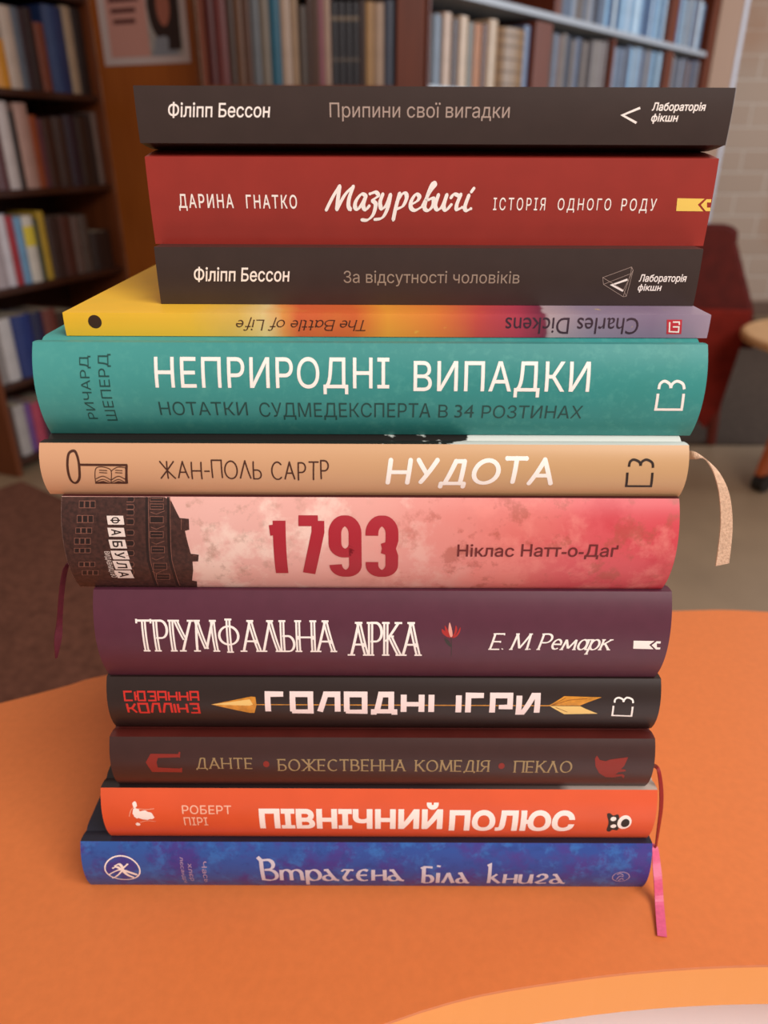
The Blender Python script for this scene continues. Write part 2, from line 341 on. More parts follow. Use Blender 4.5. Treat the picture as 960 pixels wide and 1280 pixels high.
def font_text(text, bb, bold=0, shear=0, rot=0, spacing=1, word=1):
    """sans lettering from the built-in face, fitted to the box bb (mm). rot 90/-90/180 turns it in the spine plane"""
    c = bpy.data.curves.new('lettering', 'FONT'); c.body = text; c.shear = shear; c.space_character = spacing; c.space_word = word
    c.resolution_u = 4; c.size = 40; c.fill_mode = 'NONE'
    o = bpy.data.objects.new('lettering', c); COL.objects.link(o)
    bpy.context.view_layer.update()
    dg = bpy.context.evaluated_depsgraph_get()
    me = bpy.data.meshes.new_from_object(o.evaluated_get(dg))
    bpy.data.objects.remove(o); bpy.data.curves.remove(c)
    nxt = {}
    for e in me.edges: nxt.setdefault(e.vertices[0], []).append(e.vertices[1]); nxt.setdefault(e.vertices[1], []).append(e.vertices[0])
    seen = set(); loops = []
    for i0 in range(len(me.vertices)):
        if i0 in seen or i0 not in nxt: continue
        lp = [i0]; seen.add(i0); cur = i0
        while True:
            c2 = [q for q in nxt[cur] if q not in seen]
            if not c2: break
            cur = (cur+1) if (cur+1) in c2 else c2[0]
            seen.add(cur); lp.append(cur)
        pts = [me.vertices[i].co.to_2d() for i in lp]
        pts = [p for k, p in enumerate(pts) if (p-pts[k-1]).length > 1e-5]
        if len(pts) > 2: loops.append(pts)
    bpy.data.meshes.remove(me)
    def sarea(P): return sum(P[k-1].x*P[k].y-P[k].x*P[k-1].y for k in range(len(P)))/2
    def inside(p, P):
        r = False
        for k in range(len(P)):
            a_, b_ = P[k-1], P[k]
            if (a_.y > p.y) != (b_.y > p.y) and p.x < (b_.x-a_.x)*(p.y-a_.y)/(b_.y-a_.y)+a_.x: r = not r
        return r
    # a contour is a counter when it lies wholly inside an odd number of others
    outs = []; holes = []
    for k, P in enumerate(loops):
        dp = sum(1 for j, Q in enumerate(loops) if j != k and abs(sarea(Q)) > abs(sarea(P)) and all(inside(p, Q) for p in P))
        up = sarea(P) > 0
        par = [Q for j, Q in enumerate(loops) if j != k and abs(sarea(Q)) > abs(sarea(P)) and all(inside(p, Q) for p in P)]
        opp = bool(par) and (sarea(min(par, key=lambda Q: abs(sarea(Q)))) > 0) != up
        if dp % 2 and opp: holes.append(P[::-1] if up else P)
        else: outs.append(P if up else P[::-1])
    sg = 1
    def fat(P, d):
        # push the outline sideways: bold weight
        o_ = []
        for k in range(len(P)):
            e1 = (P[k]-P[k-1]).normalized(); e2 = (P[(k+1) % len(P)]-P[k]).normalized()
            n = Vector((e1.y, -e1.x))*sg; n2 = Vector((e2.y, -e2.x))*sg; m = n+n2
            if m.length < .2: m = n
            m = m.normalized(); o_.append(P[k]+m*d*min(1.6, 1/max(.3, m.dot(n))))
        return o_
    allc = [fat(P, bold*40) for P in outs+holes]
    ext = [(min(p.x for p in P), max(p.x for p in P)) for P in allc]
    groups = []                                   # contours whose extents overlap belong to one letter
    for k in sorted(range(len(allc)), key=lambda k: ext[k][0]):
        if groups and ext[k][0] < groups[-1][1]: groups[-1][0].append(k); groups[-1][1] = max(groups[-1][1], ext[k][1])
        else: groups.append([[k], ext[k][1]])
    bm = bmesh.new()
    for ks, _ in groups:
        pts = []; eds = []
        for k in ks:
            n0 = len(pts); m = len(allc[k]); pts += allc[k]; eds += [(n0+i, n0+(i+1) % m) for i in range(m)]
        vo, eo, fo = delaunay_2d_cdt(pts, eds, [], 0, 1e-4)[:3]
        vs = [bm.verts.new((p.x, p.y, 0)) for p in vo]
        for f in fo:
            c = sum((vo[i] for i in f), Vector((0, 0)))/len(f); wn = 0
            for k in ks:
                P = allc[k]
                for i in range(len(P)):
                    p, q = P[i-1], P[i]
                    if (p.y <= c.y) != (q.y <= c.y) and p.x+(c.y-p.y)*(q.x-p.x)/(q.y-p.y) > c.x: wn += 1 if q.y > p.y else -1
            if wn:
                try: bm.faces.new([vs[i] for i in f])
                except ValueError: pass
    bmesh.ops.delete(bm, geom=[v for v in bm.verts if not v.link_faces], context='VERTS')
    R = Matrix.Rotation(math.radians(rot), 2)
    P = [R @ Vector((v.co.x, v.co.y)) for v in bm.verts]
    x0 = min(p.x for p in P); x1 = max(p.x for p in P); y0 = min(p.y for p in P); y1 = max(p.y for p in P)
    u0, v0, u1, v1 = bb
    for v, p in zip(bm.verts, P): v.co = (u0+(p.x-x0)/(x1-x0)*(u1-u0), 0, v0+(p.y-y0)/(y1-y0)*(v1-v0))
    return bm

# ------------------------------------------------------------------ the twelve books of the stack (millimetres in, metres out)
def arc_y(v, T, sg):
    R = ((T/2)**2+sg**2)/(2*sg); d = v-T/2
    return -(math.sqrt(max(R*R-d*d, 0))-(R-sg))
class Book:
    def __init__(s, key, label, xc, D, z0, L, T, sg, depth, hard, spine_mat, board_mat, lo=0, hi=0, page='pages_cream', edge=None):
        s.L, s.T, s.sg = L, T, sg
        s.root = thing('book', label, 'book', (xc/1000, D/1000, z0/1000), 0, 'books of the stack on the orange table')
        th = 2.4 if hard else .45
        # outer outline, bottom back -> spine -> top back
        prof = []
        if hard: prof += [(depth, 0), (60, 0), (11, 0), (8.5, .3), (6.5, 1.3), (4.5, .4), (2, 0)]
        else: prof += [(depth, -lo), (60, -lo), (18, -lo), (14, -lo*.9), (7, -lo*.5), (1, -.05)]
        n = 20 if hard else 6
        for i in range(n+1): prof.append((arc_y(T*i/n, T, sg), T*i/n))
        if hard: prof += [(2, T), (4.5, T-.4), (6.5, T-1.3), (8.5, T-.3), (11, T), (60, T), (depth, T)]
        else: prof += [(1, T+.05), (7, T+hi*.5), (14, T+hi*.9), (18, T+hi), (60, T+hi), (depth, T+hi)]
        N = len(prof); inner = []
        for i in range(N):
            a = prof[max(i-1, 0)]; b = prof[min(i+1, N-1)]
            d = Vector((b[0]-a[0], b[1]-a[1])).normalized()
            inner.append((prof[i][0]-d.y*-th, prof[i][1]-d.x*th) if False else (prof[i][0]+d.y*th, prof[i][1]-d.x*th))
        bm = bmesh.new(); mm = .001; h = L/2
        def row(x): return [bm.verts.new((x*mm, p[0]*mm, p[1]*mm)) for p in prof], [bm.verts.new((x*mm, p[0]*mm, p[1]*mm)) for p in inner]
        o0, i0 = row(-h); o1, i1 = row(h)
        first = 7 if hard else next(i for i, p in enumerate(prof) if p[0] <= 1.01); last = N-1-first
        for i in range(N-1):
            mi = 0 if first <= i < last else 1
            bm.faces.new((o0[i], o1[i], o1[i+1], o0[i+1])).material_index = mi
            bm.faces.new((i0[i+1], i1[i+1], i1[i], i0[i])).material_index = 2
            bm.faces.new((o0[i], o0[i+1], i0[i+1], i0[i])).material_index = (mi if hard else 2)
            bm.faces.new((o1[i+1], o1[i], i1[i], i1[i+1])).material_index = (mi if hard else 2)
        bm.faces.new((o0[0], i0[0], i1[0], o1[0])); bm.faces.new((o1[-1], i1[-1], i0[-1], o0[-1]))
        bmesh.ops.recalc_face_normals(bm, faces=list(bm.faces))
        bmesh.ops.split_edges(bm, edges=[e for e in bm.edges if len(e.link_faces) == 2 and e.calc_face_angle(0) > math.radians(24)])
        for f in bm.faces: f.smooth = True
        s.cover = link('cover', bm, [spine_mat, board_mat, edge or MATS['endpaper']], s.root)
        # page block
        bm = bmesh.new(); ins = 3. if hard else .25
        a = -lo if not hard else 0; b = T+hi if not hard else T
        P = []
        if hard:
            e = th+.15
            P = [(depth-4, e), (depth-6, T/2), (depth-4, T-e), (8, T-e)]+[(arc_y(v, T, sg)+4, v) for v in (T-e-1, T*.75, T/2, T*.25, e+1)]+[(8, e)]
        else:
            e = th+.1
            P = [(depth-.5, a+e), (depth-.5, b-e), (20, b-e), (7, T+hi*.5-e-.4), (1.2, T-e-.4), (1.0, e+.4), (7, -lo*.5+e+.4), (20, a+e)]
        x0, x1 = -h+ins, h-ins
        A = [bm.verts.new((x0*mm, p[0]*mm, p[1]*mm)) for p in P]; B = [bm.verts.new((x1*mm, p[0]*mm, p[1]*mm)) for p in P]
        bm.faces.new(A); bm.faces.new(B[::-1]); n = len(P)
        for i in range(n): bm.faces.new((A[i], B[i], B[(i+1) % n], A[(i+1) % n]))
        bmesh.ops.recalc_face_normals(bm, faces=list(bm.faces))
        link('page_block', bm, MATS[page], s.root)
        if hard:
            for sx in (-1, 1):
                bm = bmesh.new()
                tube(bm, [((sx*(h-2.6))*mm, (arc_y(v, T, sg)+3.6)*mm, v*mm) for v in [3+(T-6)*k/8 for k in range(9)]], .0009, 8)
                link('headband', bm, MATS['headband'], s.root, True)
    def lay(s, bm, name, m, lift=.06, label=None):
        """wrap flat artwork (x, z in mm) onto the rounded spine"""
        if True:
            z = 1.
            while z < s.T:
                bmesh.ops.bisect_plane(bm, geom=list(bm.verts)+list(bm.edges)+list(bm.faces), plane_co=(0, 0, z), plane_no=(0, 0, 1)); z += 1.0
        # each pen stroke sits a hair above the one before it, so crossings do not share a plane
        lv = {}; isl = 0
        for v0 in bm.verts:
            if v0 in lv: continue
            st = [v0]; lv[v0] = isl
            while st:
                a = st.pop()
                for e in a.link_edges:
                    o = e.other_vert(a)
                    if o not in lv: lv[o] = isl; st.append(o)
            isl += 1
        for v in bm.verts:
            vz = min(max(v.co.z, .05), s.T-.05)
            v.co = (v.co.x*.001, (arc_y(vz, s.T, s.sg)-lift-.006*(lv[v] % 7))*.001, vz*.001)
        bm.normal_update()
        for f in bm.faces:
            if f.normal.y > 0: f.normal_flip()
        o = link(name, bm, m, s.root)
        if label: o['label'] = label
        return o
def strokes(paths, wd):
    bm = bmesh.new()
    for P in paths:
        ribbon2d(bm, P, lambda a, b, t: wd)
    return bm
def taper_strokes(paths, wd, thin=.35, nib=35):
    bm = bmesh.new(); nb = math.radians(nib)
    for P in paths:
        P = catmull(P, 6)
        ribbon2d(bm, P, lambda dx, dy, t: wd*(thin+(1-thin)*abs(math.sin(math.atan2(dy, dx)-nb))))
        for e in (P[0], P[-1]): disc2d(bm, e[0], e[1], wd*.33, n=10)
    return bm
def polys(Ps):
    bm = bmesh.new()
    for P in Ps: poly2d(bm, P)
    return bm
def ribbon_part(book, pts, widths, m, name='ribbon_bookmark', th=.0004):
    """woven ribbon through 3-D points (metres, in the book's own frame); each width is a vector"""
    root = book.root
    P = catmull(pts, 6); W = catmull(widths, 6)
    bm = bmesh.new(); rows = []
    for i, (p, wv) in enumerate(zip(P, W)):
        p = Vector(p); wv = Vector(wv); d = (Vector(P[min(i+1, len(P)-1)])-Vector(P[max(i-1, 0)])).normalized()
        nn = d.cross(wv).normalized()*th/2
        rows.append([bm.verts.new(q) for q in (p-wv/2+nn, p+wv/2+nn, p+wv/2-nn, p-wv/2-nn)])
    for a, b in zip(rows, rows[1:]):
        for k in range(4): bm.faces.new((a[k], a[(k+1) % 4], b[(k+1) % 4], b[k]))
    bm.faces.new(rows[0]); bm.faces.new(rows[-1][::-1])
    bmesh.ops.recalc_face_normals(bm, faces=list(bm.faces))
    return link(name, bm, m, root)

# ------------------------------------------------------------------ room shell
def brick_mat():
    m = bpy.data.materials.new('painted_brick'); m.use_nodes = True; nt = m.node_tree; b = nt.nodes['Principled BSDF']; L = nt.links
    tc = nt.nodes.new('ShaderNodeTexCoord'); mp = nt.nodes.new('ShaderNodeMapping'); mp.inputs['Rotation'].default_value = (PI/2, 0, 0)
    L.new(tc.outputs['Object'], mp.inputs[0])
    br = nt.nodes.new('ShaderNodeTexBrick'); br.inputs['Scale'].default_value = 1; br.inputs['Brick Width'].default_value = .34; br.inputs['Row Height'].default_value = .125
    br.inputs['Mortar Size'].default_value = .007; br.inputs['Mortar Smooth'].default_value = .6; br.inputs['Bias'].default_value = -.35
    br.inputs['Color1'].default_value = lin('b09784'); br.inputs['Color2'].default_value = lin('a68b77'); br.inputs['Mortar'].default_value = lin('c6b4a4')
    L.new(mp.outputs[0], br.inputs['Vector'])
    n = nt.nodes.new('ShaderNodeTexNoise'); n.inputs['Scale'].default_value = 1.7; n.inputs['Detail'].default_value = 2; L.new(tc.outputs['Object'], n.inputs['Vector'])
    q = nt.nodes.new('ShaderNodeMapRange'); q.inputs[1].default_value = .5; q.inputs[2].default_value = .64; q.inputs[4].default_value = .5; L.new(n.outputs['Fac'], q.inputs[0])
    mx = nt.nodes.new('ShaderNodeMix'); mx.data_type = 'RGBA'; mx.inputs['B'].default_value = lin('a0683f'); L.new(q.outputs[0], mx.inputs['Factor']); L.new(br.outputs['Color'], mx.inputs['A'])
    L.new(mx.outputs['Result'], b.inputs['Base Color']); b.inputs['Roughness'].default_value = .8
    bp = nt.nodes.new('ShaderNodeBump'); bp.inputs['Distance'].default_value = .008; bp.inputs['Strength'].default_value = .5; bp.invert = True
    L.new(br.outputs['Fac'], bp.inputs['Height']); L.new(bp.outputs[0], b.inputs['Normal'])
    return m
struct(link('floor', box(bmesh.new(), -3.2, 4.2, -2.6, 5.2, -.1, 0), mat('worn_linoleum', '8c755c', .5, .4, .1, 5)))
struct(link('wall_back', box(bmesh.new(), -3.2, 4.2, 5.1, 5.25, 0, 2.7), brick_mat()))
struct(link('wall_left', box(bmesh.new(), -3.3, -3.2, -2.6, 5.25, 0, 2.7), mat('plaster', 'b9a690', .9, .2, .04, 3)))
struct(link('baseboard_back', bbox(1.9, 4.2, 5.08, 5.1, 0, .09), mat('baseboard_paint', '6b5142', .6)))

# ------------------------------------------------------------------ tables
orange = mat('orange_laminate', 'd4763e', .42, .35, .035, 260, bump=.04)
edge_or = mat('orange_edge_band', 'e8943f', .4)
def far_front():
    front = catmull([(-.62,-.06),(-.42,.02),(-.25,.075),(-.12,.112),(0,.1635),(.072,.180),(.155,.1865),(.25,.183),(.38,.17),(.52,.165)], 6)
    far = catmull([(.62,.28),(.52,.36),(.4,.418),(.269,.437),(.208,.438),(.1,.428),(0,.411),(-.09,.388),(-.170,.365),(-.190,.355),(-.223,.339),(-.36,.275),(-.55,.16),(-.66,.03)], 6)
    return front+far
out = far_front()
t = thing('table', 'orange wavy-edged reading table that carries the stack of books', 'table', (0, 0, 0))
bm = prism(bmesh.new(), out, TABLE-.0016, TABLE); link('tabletop', bm, orange, t)
bm = prism(bmesh.new(), out, TABLE-.026, TABLE-.0016); o = link('edge_band', bm, edge_or, t); o['label'] = 'lighter yellow-orange edge band'
for x, y in ((-.42, .11), (.5, .31), (.05, .37)):
    link('leg', lathe(bmesh.new(), [(.022, 0), (.026, .012), (.026, .03), (.02, .05), (.02, .66), (.045, .67), (.045, TABLE-.026)], x, y), mat('grey_metal', '8a8580', .35, .5, metal=.6), t)

t = thing('white_table', 'low white tabletop below the front edge of the orange table', 'table')
bm = prism(bmesh.new(), catmull([(-.2,-.3),(.1,-.32),(.45,-.28),(.52,-.03),(.4,.235),(.05,.25),(-.2,.2),(-.26,-.05)], 8, True), .585, .61)
link('tabletop', bevel(bm, .003), mat('white_laminate', 'f8f2f6', .4), t)
for x, y in ((-.15, -.24), (.4, -.22), (.36, .16), (-.14, .14)):
    link('leg', lathe(bmesh.new(), [(.018, 0), (.018, .02), (.016, .04), (.016, .57), (.03, .575), (.03, .585)], x, y), MATS['grey_metal'], t)

tanwood = wood('tan_laminate', 'b98a5c', 'c99a6a'); dkor = wood('red_brown_board', '8a3f1c', '9c4a22')
t = thing('low_table', 'low round tan table on a brown board leg with black casters at right', 'table', (1.46, 2.37, 0))
link('tabletop', lathe(bmesh.new(), [(.285, .445), (.3, .45), (.3, .468), (.291, .474)], n=64), tanwood, t)
for a in (212, 318, 40):
    r = math.radians(a); dx, dy = math.cos(r), math.sin(r); px, py = -dy*.013, dx*.013
    bm = bmesh.new()
    P = [(.04, .06), (.3, .06), (.19, .445), (.04, .445)]
    A = [bm.verts.new((dx*q+px, dy*q+py, z)) for q, z in P]; B = [bm.verts.new((dx*q-px, dy*q-py, z)) for q, z in P]
    bm.faces.new(A); bm.faces.new(B[::-1])
    for i in range(4): bm.faces.new((A[i], B[i], B[(i+1) % 4], A[(i+1) % 4]))
    bmesh.ops.recalc_face_normals(bm, faces=list(bm.faces))
    lg = link('leg', bevel(bm, .003), dkor, t)
    bm = bmesh.new(); tube(bm, [(dx*.265+px*1.5, dy*.265+py*1.5, .03), (dx*.265-px*1.5, dy*.265-py*1.5, .03)], .03, 16); link('caster', bm, mat('black_rubber', '1c1816', .5), lg)

# red chair behind the stack, by the brick wall
red = mat('dark_red_upholstery', '5c1811', .75, .3, .18, 25, bump=.3); rw = wood('dark_red_wood', '5c1f14', '6e281a')
t = thing('chair', 'dark red upholstered chair in front of the brick wall', 'chair', (1.02, 2.86, .0038), math.radians(-8))
def slab(P, y0, y1, r=.012):
    bm = bmesh.new(); A = [bm.verts.new((x, y0, z)) for x, z in P]; B = [bm.verts.new((x, y1, z)) for x, z in P]; n = len(P)
    bm.faces.new(A[::-1]); bm.faces.new(B)
    for i in range(n): bm.faces.new((A[i], A[(i+1) % n], B[(i+1) % n], B[i]))
    bmesh.ops.recalc_face_normals(bm, faces=list(bm.faces))
    bmesh.ops.bevel(bm, geom=[e for e in bm.edges if abs(e.verts[0].co.y-e.verts[1].co.y) < 1e-6], offset=r, segments=3, affect='EDGES')
    return bm
P = [(-.33,.36)]+[(-.3,.5),(-.2,.72)]+arc(-.15,.74,.05,.035,180,90,5)+arc(.15,.74,.05,.035,90,0,5)+[(.2,.72),(.3,.5),(.33,.36)]
link('backrest', slab(P, -.17, -.11), red, t)
link('chair_cover', slab([(-.3,.5),(-.33,.3),(-.31,.1),(-.2,.16),(-.06,.07),(.1,.17),(.21,.06),(.25,.14),(.27,.32),(.29,.5)], -.19, -.172, .006), mat('red_cloth', '7c2015', .85, .2, .2, 18, bump=.4), t)
link('seat', bbox(-.25, .25, -.12, .3, .37, .46, .03), red, t)
for x, y in ((-.22, -.145), (.22, -.145), (-.21, .26), (.21, .26)):
    bm = bmesh.new(); tube(bm, [(x*1.12, y+(.0 if y > 0 else -.03), .0), (x, y, .38)], [.018, .028], 12); link('leg', bm, rw, t)
link('stretcher', bbox(-.23, .23, -.17, -.14, .16, .2, .004), rw, t)

rg = tag(link('rug', bevel(box(bmesh.new(), -.75, .75, -.95, 0, 0, .008), .003), mat('brown_rug', '6a4436', .95, .1, .25, 60, bump=.5)), 'dark brown carpet on the floor at left behind the orange table', 'rug')
rg.location = (-.6, 1.83, 0.0005); rg.rotation_euler = (0, 0, math.atan2(1.916-2.110, -.9385+1.2076))

tag(link('rug', bevel(prism(bmesh.new(), [(.72, 2.64), (2.6, 2.64), (2.6, 4.95), (1.98, 4.95), (1.72, 4.5), (1.2, 3.9), (.72, 3.35)], .0003, .0035), .001), mat('added_dark_sheet', '4a3c33', .95, .1, .2, 40)), 'added dark brown sheet under the red chair at right, by the brick wall', 'rug')  # added sheet, stands in for the under-table darkness on the floor
# ------------------------------------------------------------------ bookcases
vene = wood('brown_veneer', '5a2c14', '6b3619', scale=(3, 3, .35)); vdark = wood('dark_veneer', '351a10', '40200f'); vor = wood('orange_veneer', '8a4716', '99521b', .4)
vred = wood('reddish_veneer', '5e2712', '6d3017')
def bookcase(name, label, origin, d, length, depth, boards, z_top, sides, mside, mboard, mback, dividers=()):
    """local x runs along the face, local +y goes into the case"""
    t = thing(name, label, 'bookcase', (origin[0], origin[1], 0), math.atan2(d[1], d[0]))
    for x0, x1 in sides: link('side_panel', bbox(x0, x1, 0, depth, 0, z_top, .002), mside, t)
    for z, th in boards: link('shelf_board', bbox(sides[0][1], sides[-1][0], .004, depth-.012, z-th, z, .002), mboard, t)
    for x0, x1, z0, z1 in dividers: link('divider', bbox(x0, x1, .006, depth-.012, z0, z1, .002), mside, t)
    link('back_panel', box(bmesh.new(), sides[0][1], sides[-1][0], depth-.012, depth, .0, z_top), mback, t)
    return t
BOOKDEPTH = .13
def shelf_book(t, x0, x1, z0, h, col, label, group, setback=.03, depth=BOOKDEPTH, band=None, kind='hard', gloss=.4):
    """one standing book; origin at its foot, in the bookcase's frame placed in the world"""
    M = t.matrix_basis
    w_ = x1-x0; bm = bmesh.new(); b = .18*w_ if kind == 'hard' else .02*w_
    # cover outline seen from above: round spine towards the room, two boards going back
    n = 8; th = min(.0025, w_*.2) if kind == 'hard' else min(.0012, w_*.2)
    outer = [(-w_/2, depth)]+[(-w_/2*math.cos(PI*k/n), -b*math.sin(PI*k/n)) for k in range(n+1)]+[(w_/2, depth)]
    inner = [(-w_/2+th, depth)]+[(-(w_/2-th)*math.cos(PI*k/n), th-b*math.sin(PI*k/n)) for k in range(n+1)]+[(w_/2-th, depth)]
    def ring(P, z): return [bm.verts.new((x, y, z)) for x, y in P]
    o0, o1, i0, i1 = ring(outer, 0), ring(outer, h), ring(inner, 0), ring(inner, h)
    m = len(outer)
    for k in range(m-1):
        bm.faces.new((o0[k], o0[k+1], o1[k+1], o1[k])); bm.faces.new((i0[k+1], i0[k], i1[k], i1[k+1]))
        bm.faces.new((o1[k], o1[k+1], i1[k+1], i1[k])); bm.faces.new((o0[k+1], o0[k], i0[k], i0[k+1]))
    bm.faces.new((o0[0], o1[0], i1[0], i0[0])); bm.faces.new((o0[-1], i0[-1], i1[-1], o1[-1]))
    ins = .003 if kind == 'hard' else .0005
    if w_ > .004: box(bm, -w_/2+th+.0002, w_/2-th-.0002, th+.001, depth-ins, ins, h-ins, 1)
    bmesh.ops.recalc_face_normals(bm, faces=list(bm.faces))
    key = 'cloth_'+col
    o = link('book', bm, [mat(key, col, gloss, .5, .1, 18), MATS['pages_shelf']])
    o.matrix_basis = M @ Matrix.Translation(((x0+x1)/2, setback, z0+.0004))
    if band:
        for za, zb, c in band:
            bm = bmesh.new()
            P = [(-w_/2*math.cos(PI*k/n)*1.01, -b*math.sin(PI*k/n)-.0006) for k in range(n+1)]
            A = [bm.verts.new((x, y, h*za)) for x, y in P]; B = [bm.verts.new((x, y, h*zb)) for x, y in P]
            for k in range(n): bm.faces.new((A[k], A[k+1], B[k+1], B[k]))
            link('spine_band', bm, mat('band_'+c, c, .5), o)
    tag(o, label, 'book', group)
    return o
MATS['pages_shelf'] = paper_mat('pages_shelf', 'b9a68c'); MATS['pages_cream'] = paper_mat('pages_cream', 'e6d8bf'); MATS['pages_white'] = paper_mat('pages_white', 'e8e2da')
mat('endpaper', 'd9c8b0', .8); mat('headband', 'c9b79c', .8)
ORD = ['', 'first', 'second', 'third', 'fourth', 'fifth', 'sixth', 'seventh', 'eighth', 'ninth', 'tenth', 'eleventh', 'twelfth', 'thirteenth', 'fourteenth', 'fifteenth', 'sixteenth', 'seventeenth', 'eighteenth', 'nineteenth', 'twentieth',
       'twenty-first', 'twenty-second', 'twenty-third', 'twenty-fourth', 'twenty-fifth', 'twenty-sixth', 'twenty-seventh', 'twenty-eighth', 'twenty-ninth', 'thirtieth']
def row(t, items, z0, where, group, **kw):
    for k, it in enumerate(items):
        x0, x1, h, col, cname = it[:5]
        band = it[5] if len(it) > 5 else None
        shelf_book(t, x0+.0006, x1-.0006, z0, h, col, '%s book, %s from the left on the %s' % (cname, ORD[k+1], where), group, band=band, **kw)

# left bookcase, its face running away from us
bl = bookcase('bookcase', 'dark brown bookcase at far left, its shelves running away from us', (-1.15806, 2.5), (.37564, .92677), 0, .3,
    [(1.1655, .02), (.886, .02), (.602, .02), (.310, .02), (.053, .02), (1.447, .02)], 1.75, [(-.205, -.185), (.462, .476)], vene, vdark, vdark)
BANDS = [(.15, .19, 'c9a65a'), (.72, .8, 'c9a65a')]
row(bl, [(0.0183, 0.054, 0.194, '5a4632', 'dull brown'), (0.054, 0.1093, 0.128, 'c8862a', 'yellow-orange'), (0.1093, 0.1571, 0.216, 'b8a698', 'off-white'), (0.1571, 0.1866, 0.218, '5c6470', 'slate grey'), (0.1866, 0.2099, 0.218, '332226', 'dark plum'), (0.2099, 0.2405, 0.222, '2c1c1a', 'blackish brown'), (0.2405, 0.2823, 0.188, '6e331a', 'rust'), (0.2823, 0.3695, 0.24, '24345c', 'deep blue'), (0.3695, 0.4112, 0.248, 'a08a72', 'beige'), (0.4112, 0.4579, 0.248, '241a18', 'near-black'), (0.4579, 0.461, 0.246, '2a201e', 'charcoal')], 1.1655, 'top visible shelf of the left bookcase', 'books on the top visible shelf of the left bookcase')
row(bl, [(-0.0679, -0.02, 0.24, '6a4a4a', 'dusty mauve'), (-0.02, 0.0296, 0.25, '5e3c3e', 'dark mauve'), (0.0296, 0.0745, 0.244, 'b9aca8', 'pale grey'), (0.0745, 0.0976, 0.22, '2a1e1a', 'thin black'), (0.0976, 0.1516, 0.242, 'a88478', 'dusty pink'), (0.1516, 0.1829, 0.21, '8c4426', 'burnt orange'), (0.1829, 0.2041, 0.202, '5a3038', 'wine'), (0.2041, 0.2475, 0.202, '3c2218', 'dark brown'), (0.2475, 0.2997, 0.208, '3a241a', 'umber'), (0.2997, 0.3538, 0.214, '2f2028', 'dark violet'), (0.3538, 0.4098, 0.212, '33221a', 'black-brown'), (0.4098, 0.4345, 0.222, '2c1c18', 'thin dark'), (0.4345, 0.461, 0.228, '6e5c54', 'taupe')], 0.886, 'second visible shelf of the left bookcase', 'books on the second visible shelf of the left bookcase')
row(bl, [(-0.1392, -0.1024, 0.218, 'b0a4a4', 'chalk grey'), (-0.1024, -0.0518, 0.214, 'a89a9c', 'light grey'), (-0.0518, -0.0193, 0.216, 'c4bcc0', 'white'), (-0.0193, 0.0107, 0.208, '9c2c34', 'red'), (0.0107, 0.0447, 0.202, '6c94b4', 'light blue'), (0.0447, 0.0902, 0.204, 'c8c0b4', 'white-yellow', [(0.55, 0.85, 'd2bc3c')]), (0.0902, 0.1116, 0.192, '3c4434', 'dark green'), (0.1116, 0.1407, 0.214, 'b09030', 'mustard yellow'), (0.1407, 0.2006, 0.19, '3c2c28', 'brown'), (0.2006, 0.255, 0.192, '4c2a22', 'chestnut'), (0.255, 0.295, 0.188, '5e4a42', 'grey-brown'), (0.295, 0.3361, 0.19, '4e4038', 'mouse brown'), (0.3361, 0.4391, 0.13, '2c1e1a', 'broad dark')], 0.602, 'third visible shelf of the left bookcase', 'books on the third visible shelf of the left bookcase')
row(bl, [(-0.184, -0.1351, 0.218, '8c8480', 'ash grey'), (-0.1351, -0.0819, 0.202, 'b8b2b0', 'white'), (-0.0819, 0.0017, 0.202, '28366c', 'broad navy'), (0.0017, 0.0528, 0.198, '2a2c48', 'midnight blue'), (0.0528, 0.1133, 0.198, '6e3c34', 'reddish brown'), (0.1133, 0.2005, 0.18, '3a2820', 'dark brown')], 0.31, 'fourth visible shelf of the left bookcase', 'books on the fourth visible shelf of the left bookcase')
row(bl, [(-0.184, -0.1489, 0.178, '4a3a36', 'grey-brown'), (-0.1489, -0.1006, 0.176, 'a49c98', 'light grey'), (-0.1006, -0.0723, 0.17, '6c4880', 'purple'), (-0.0723, -0.0287, 0.164, 'a84458', 'raspberry'), (-0.0287, 0.0547, 0.158, '3a2c3c', 'dark mauve')], 0.053, 'bottom shelf of the left bookcase', 'books on the bottom shelf of the left bookcase')

# board end beside it, facing us, with a poster pinned on
bb = tag(link('display_board', bbox(0, .4, 0, .02, 0, 1.95, .002), vor), 'orange-brown wooden board between two bookcases, carrying a paper poster', 'board')
bb.location = (-.9792, 2.9412, 0); bb.rotation_euler = (0, 0, math.atan2(-.37564, .92677))
pp = link('poster', bbox(.033, .378, -.0022, -.0008, 1.2525, 1.60, .0003), mat('poster_paper', 'b8a6a2', .6))
pp.matrix_basis = bb.matrix_basis.copy(); tag(pp, 'paper poster with a pink text panel and a portrait photo, on the wooden board', 'poster')
def flat(name, P, y, m, par):
    bm = bmesh.new(); bm.faces.new([bm.verts.new((x, y, z)) for x, z in P]); bm.normal_update()
    for f in bm.faces:
        if f.normal.y > 0: f.normal_flip()
    return link(name, bm, m, par)
flat('pink_panel', [(.065,1.275),(.225,1.275),(.225,1.60),(.065,1.60)], -.0026, mat('poster_pink', 'b88478', .6), pp)
for k, (a, b2, z) in enumerate(((.08,.205,1.53),(.08,.2,1.495),(.08,.205,1.46),(.08,.2,1.428),(.085,.185,1.398),(.09,.18,1.368))):
    flat('text_line', [(a,z),(b2,z),(b2,z+.014),(a,z+.014)], -.003, mat('poster_ink', '5a302c', .6), pp)
ph = flat('portrait', [(.225,1.275),(.355,1.275),(.355,1.60),(.225,1.60)], -.0026, mat('portrait_ground', 'a09892', .6, .4, .35, 14), pp)
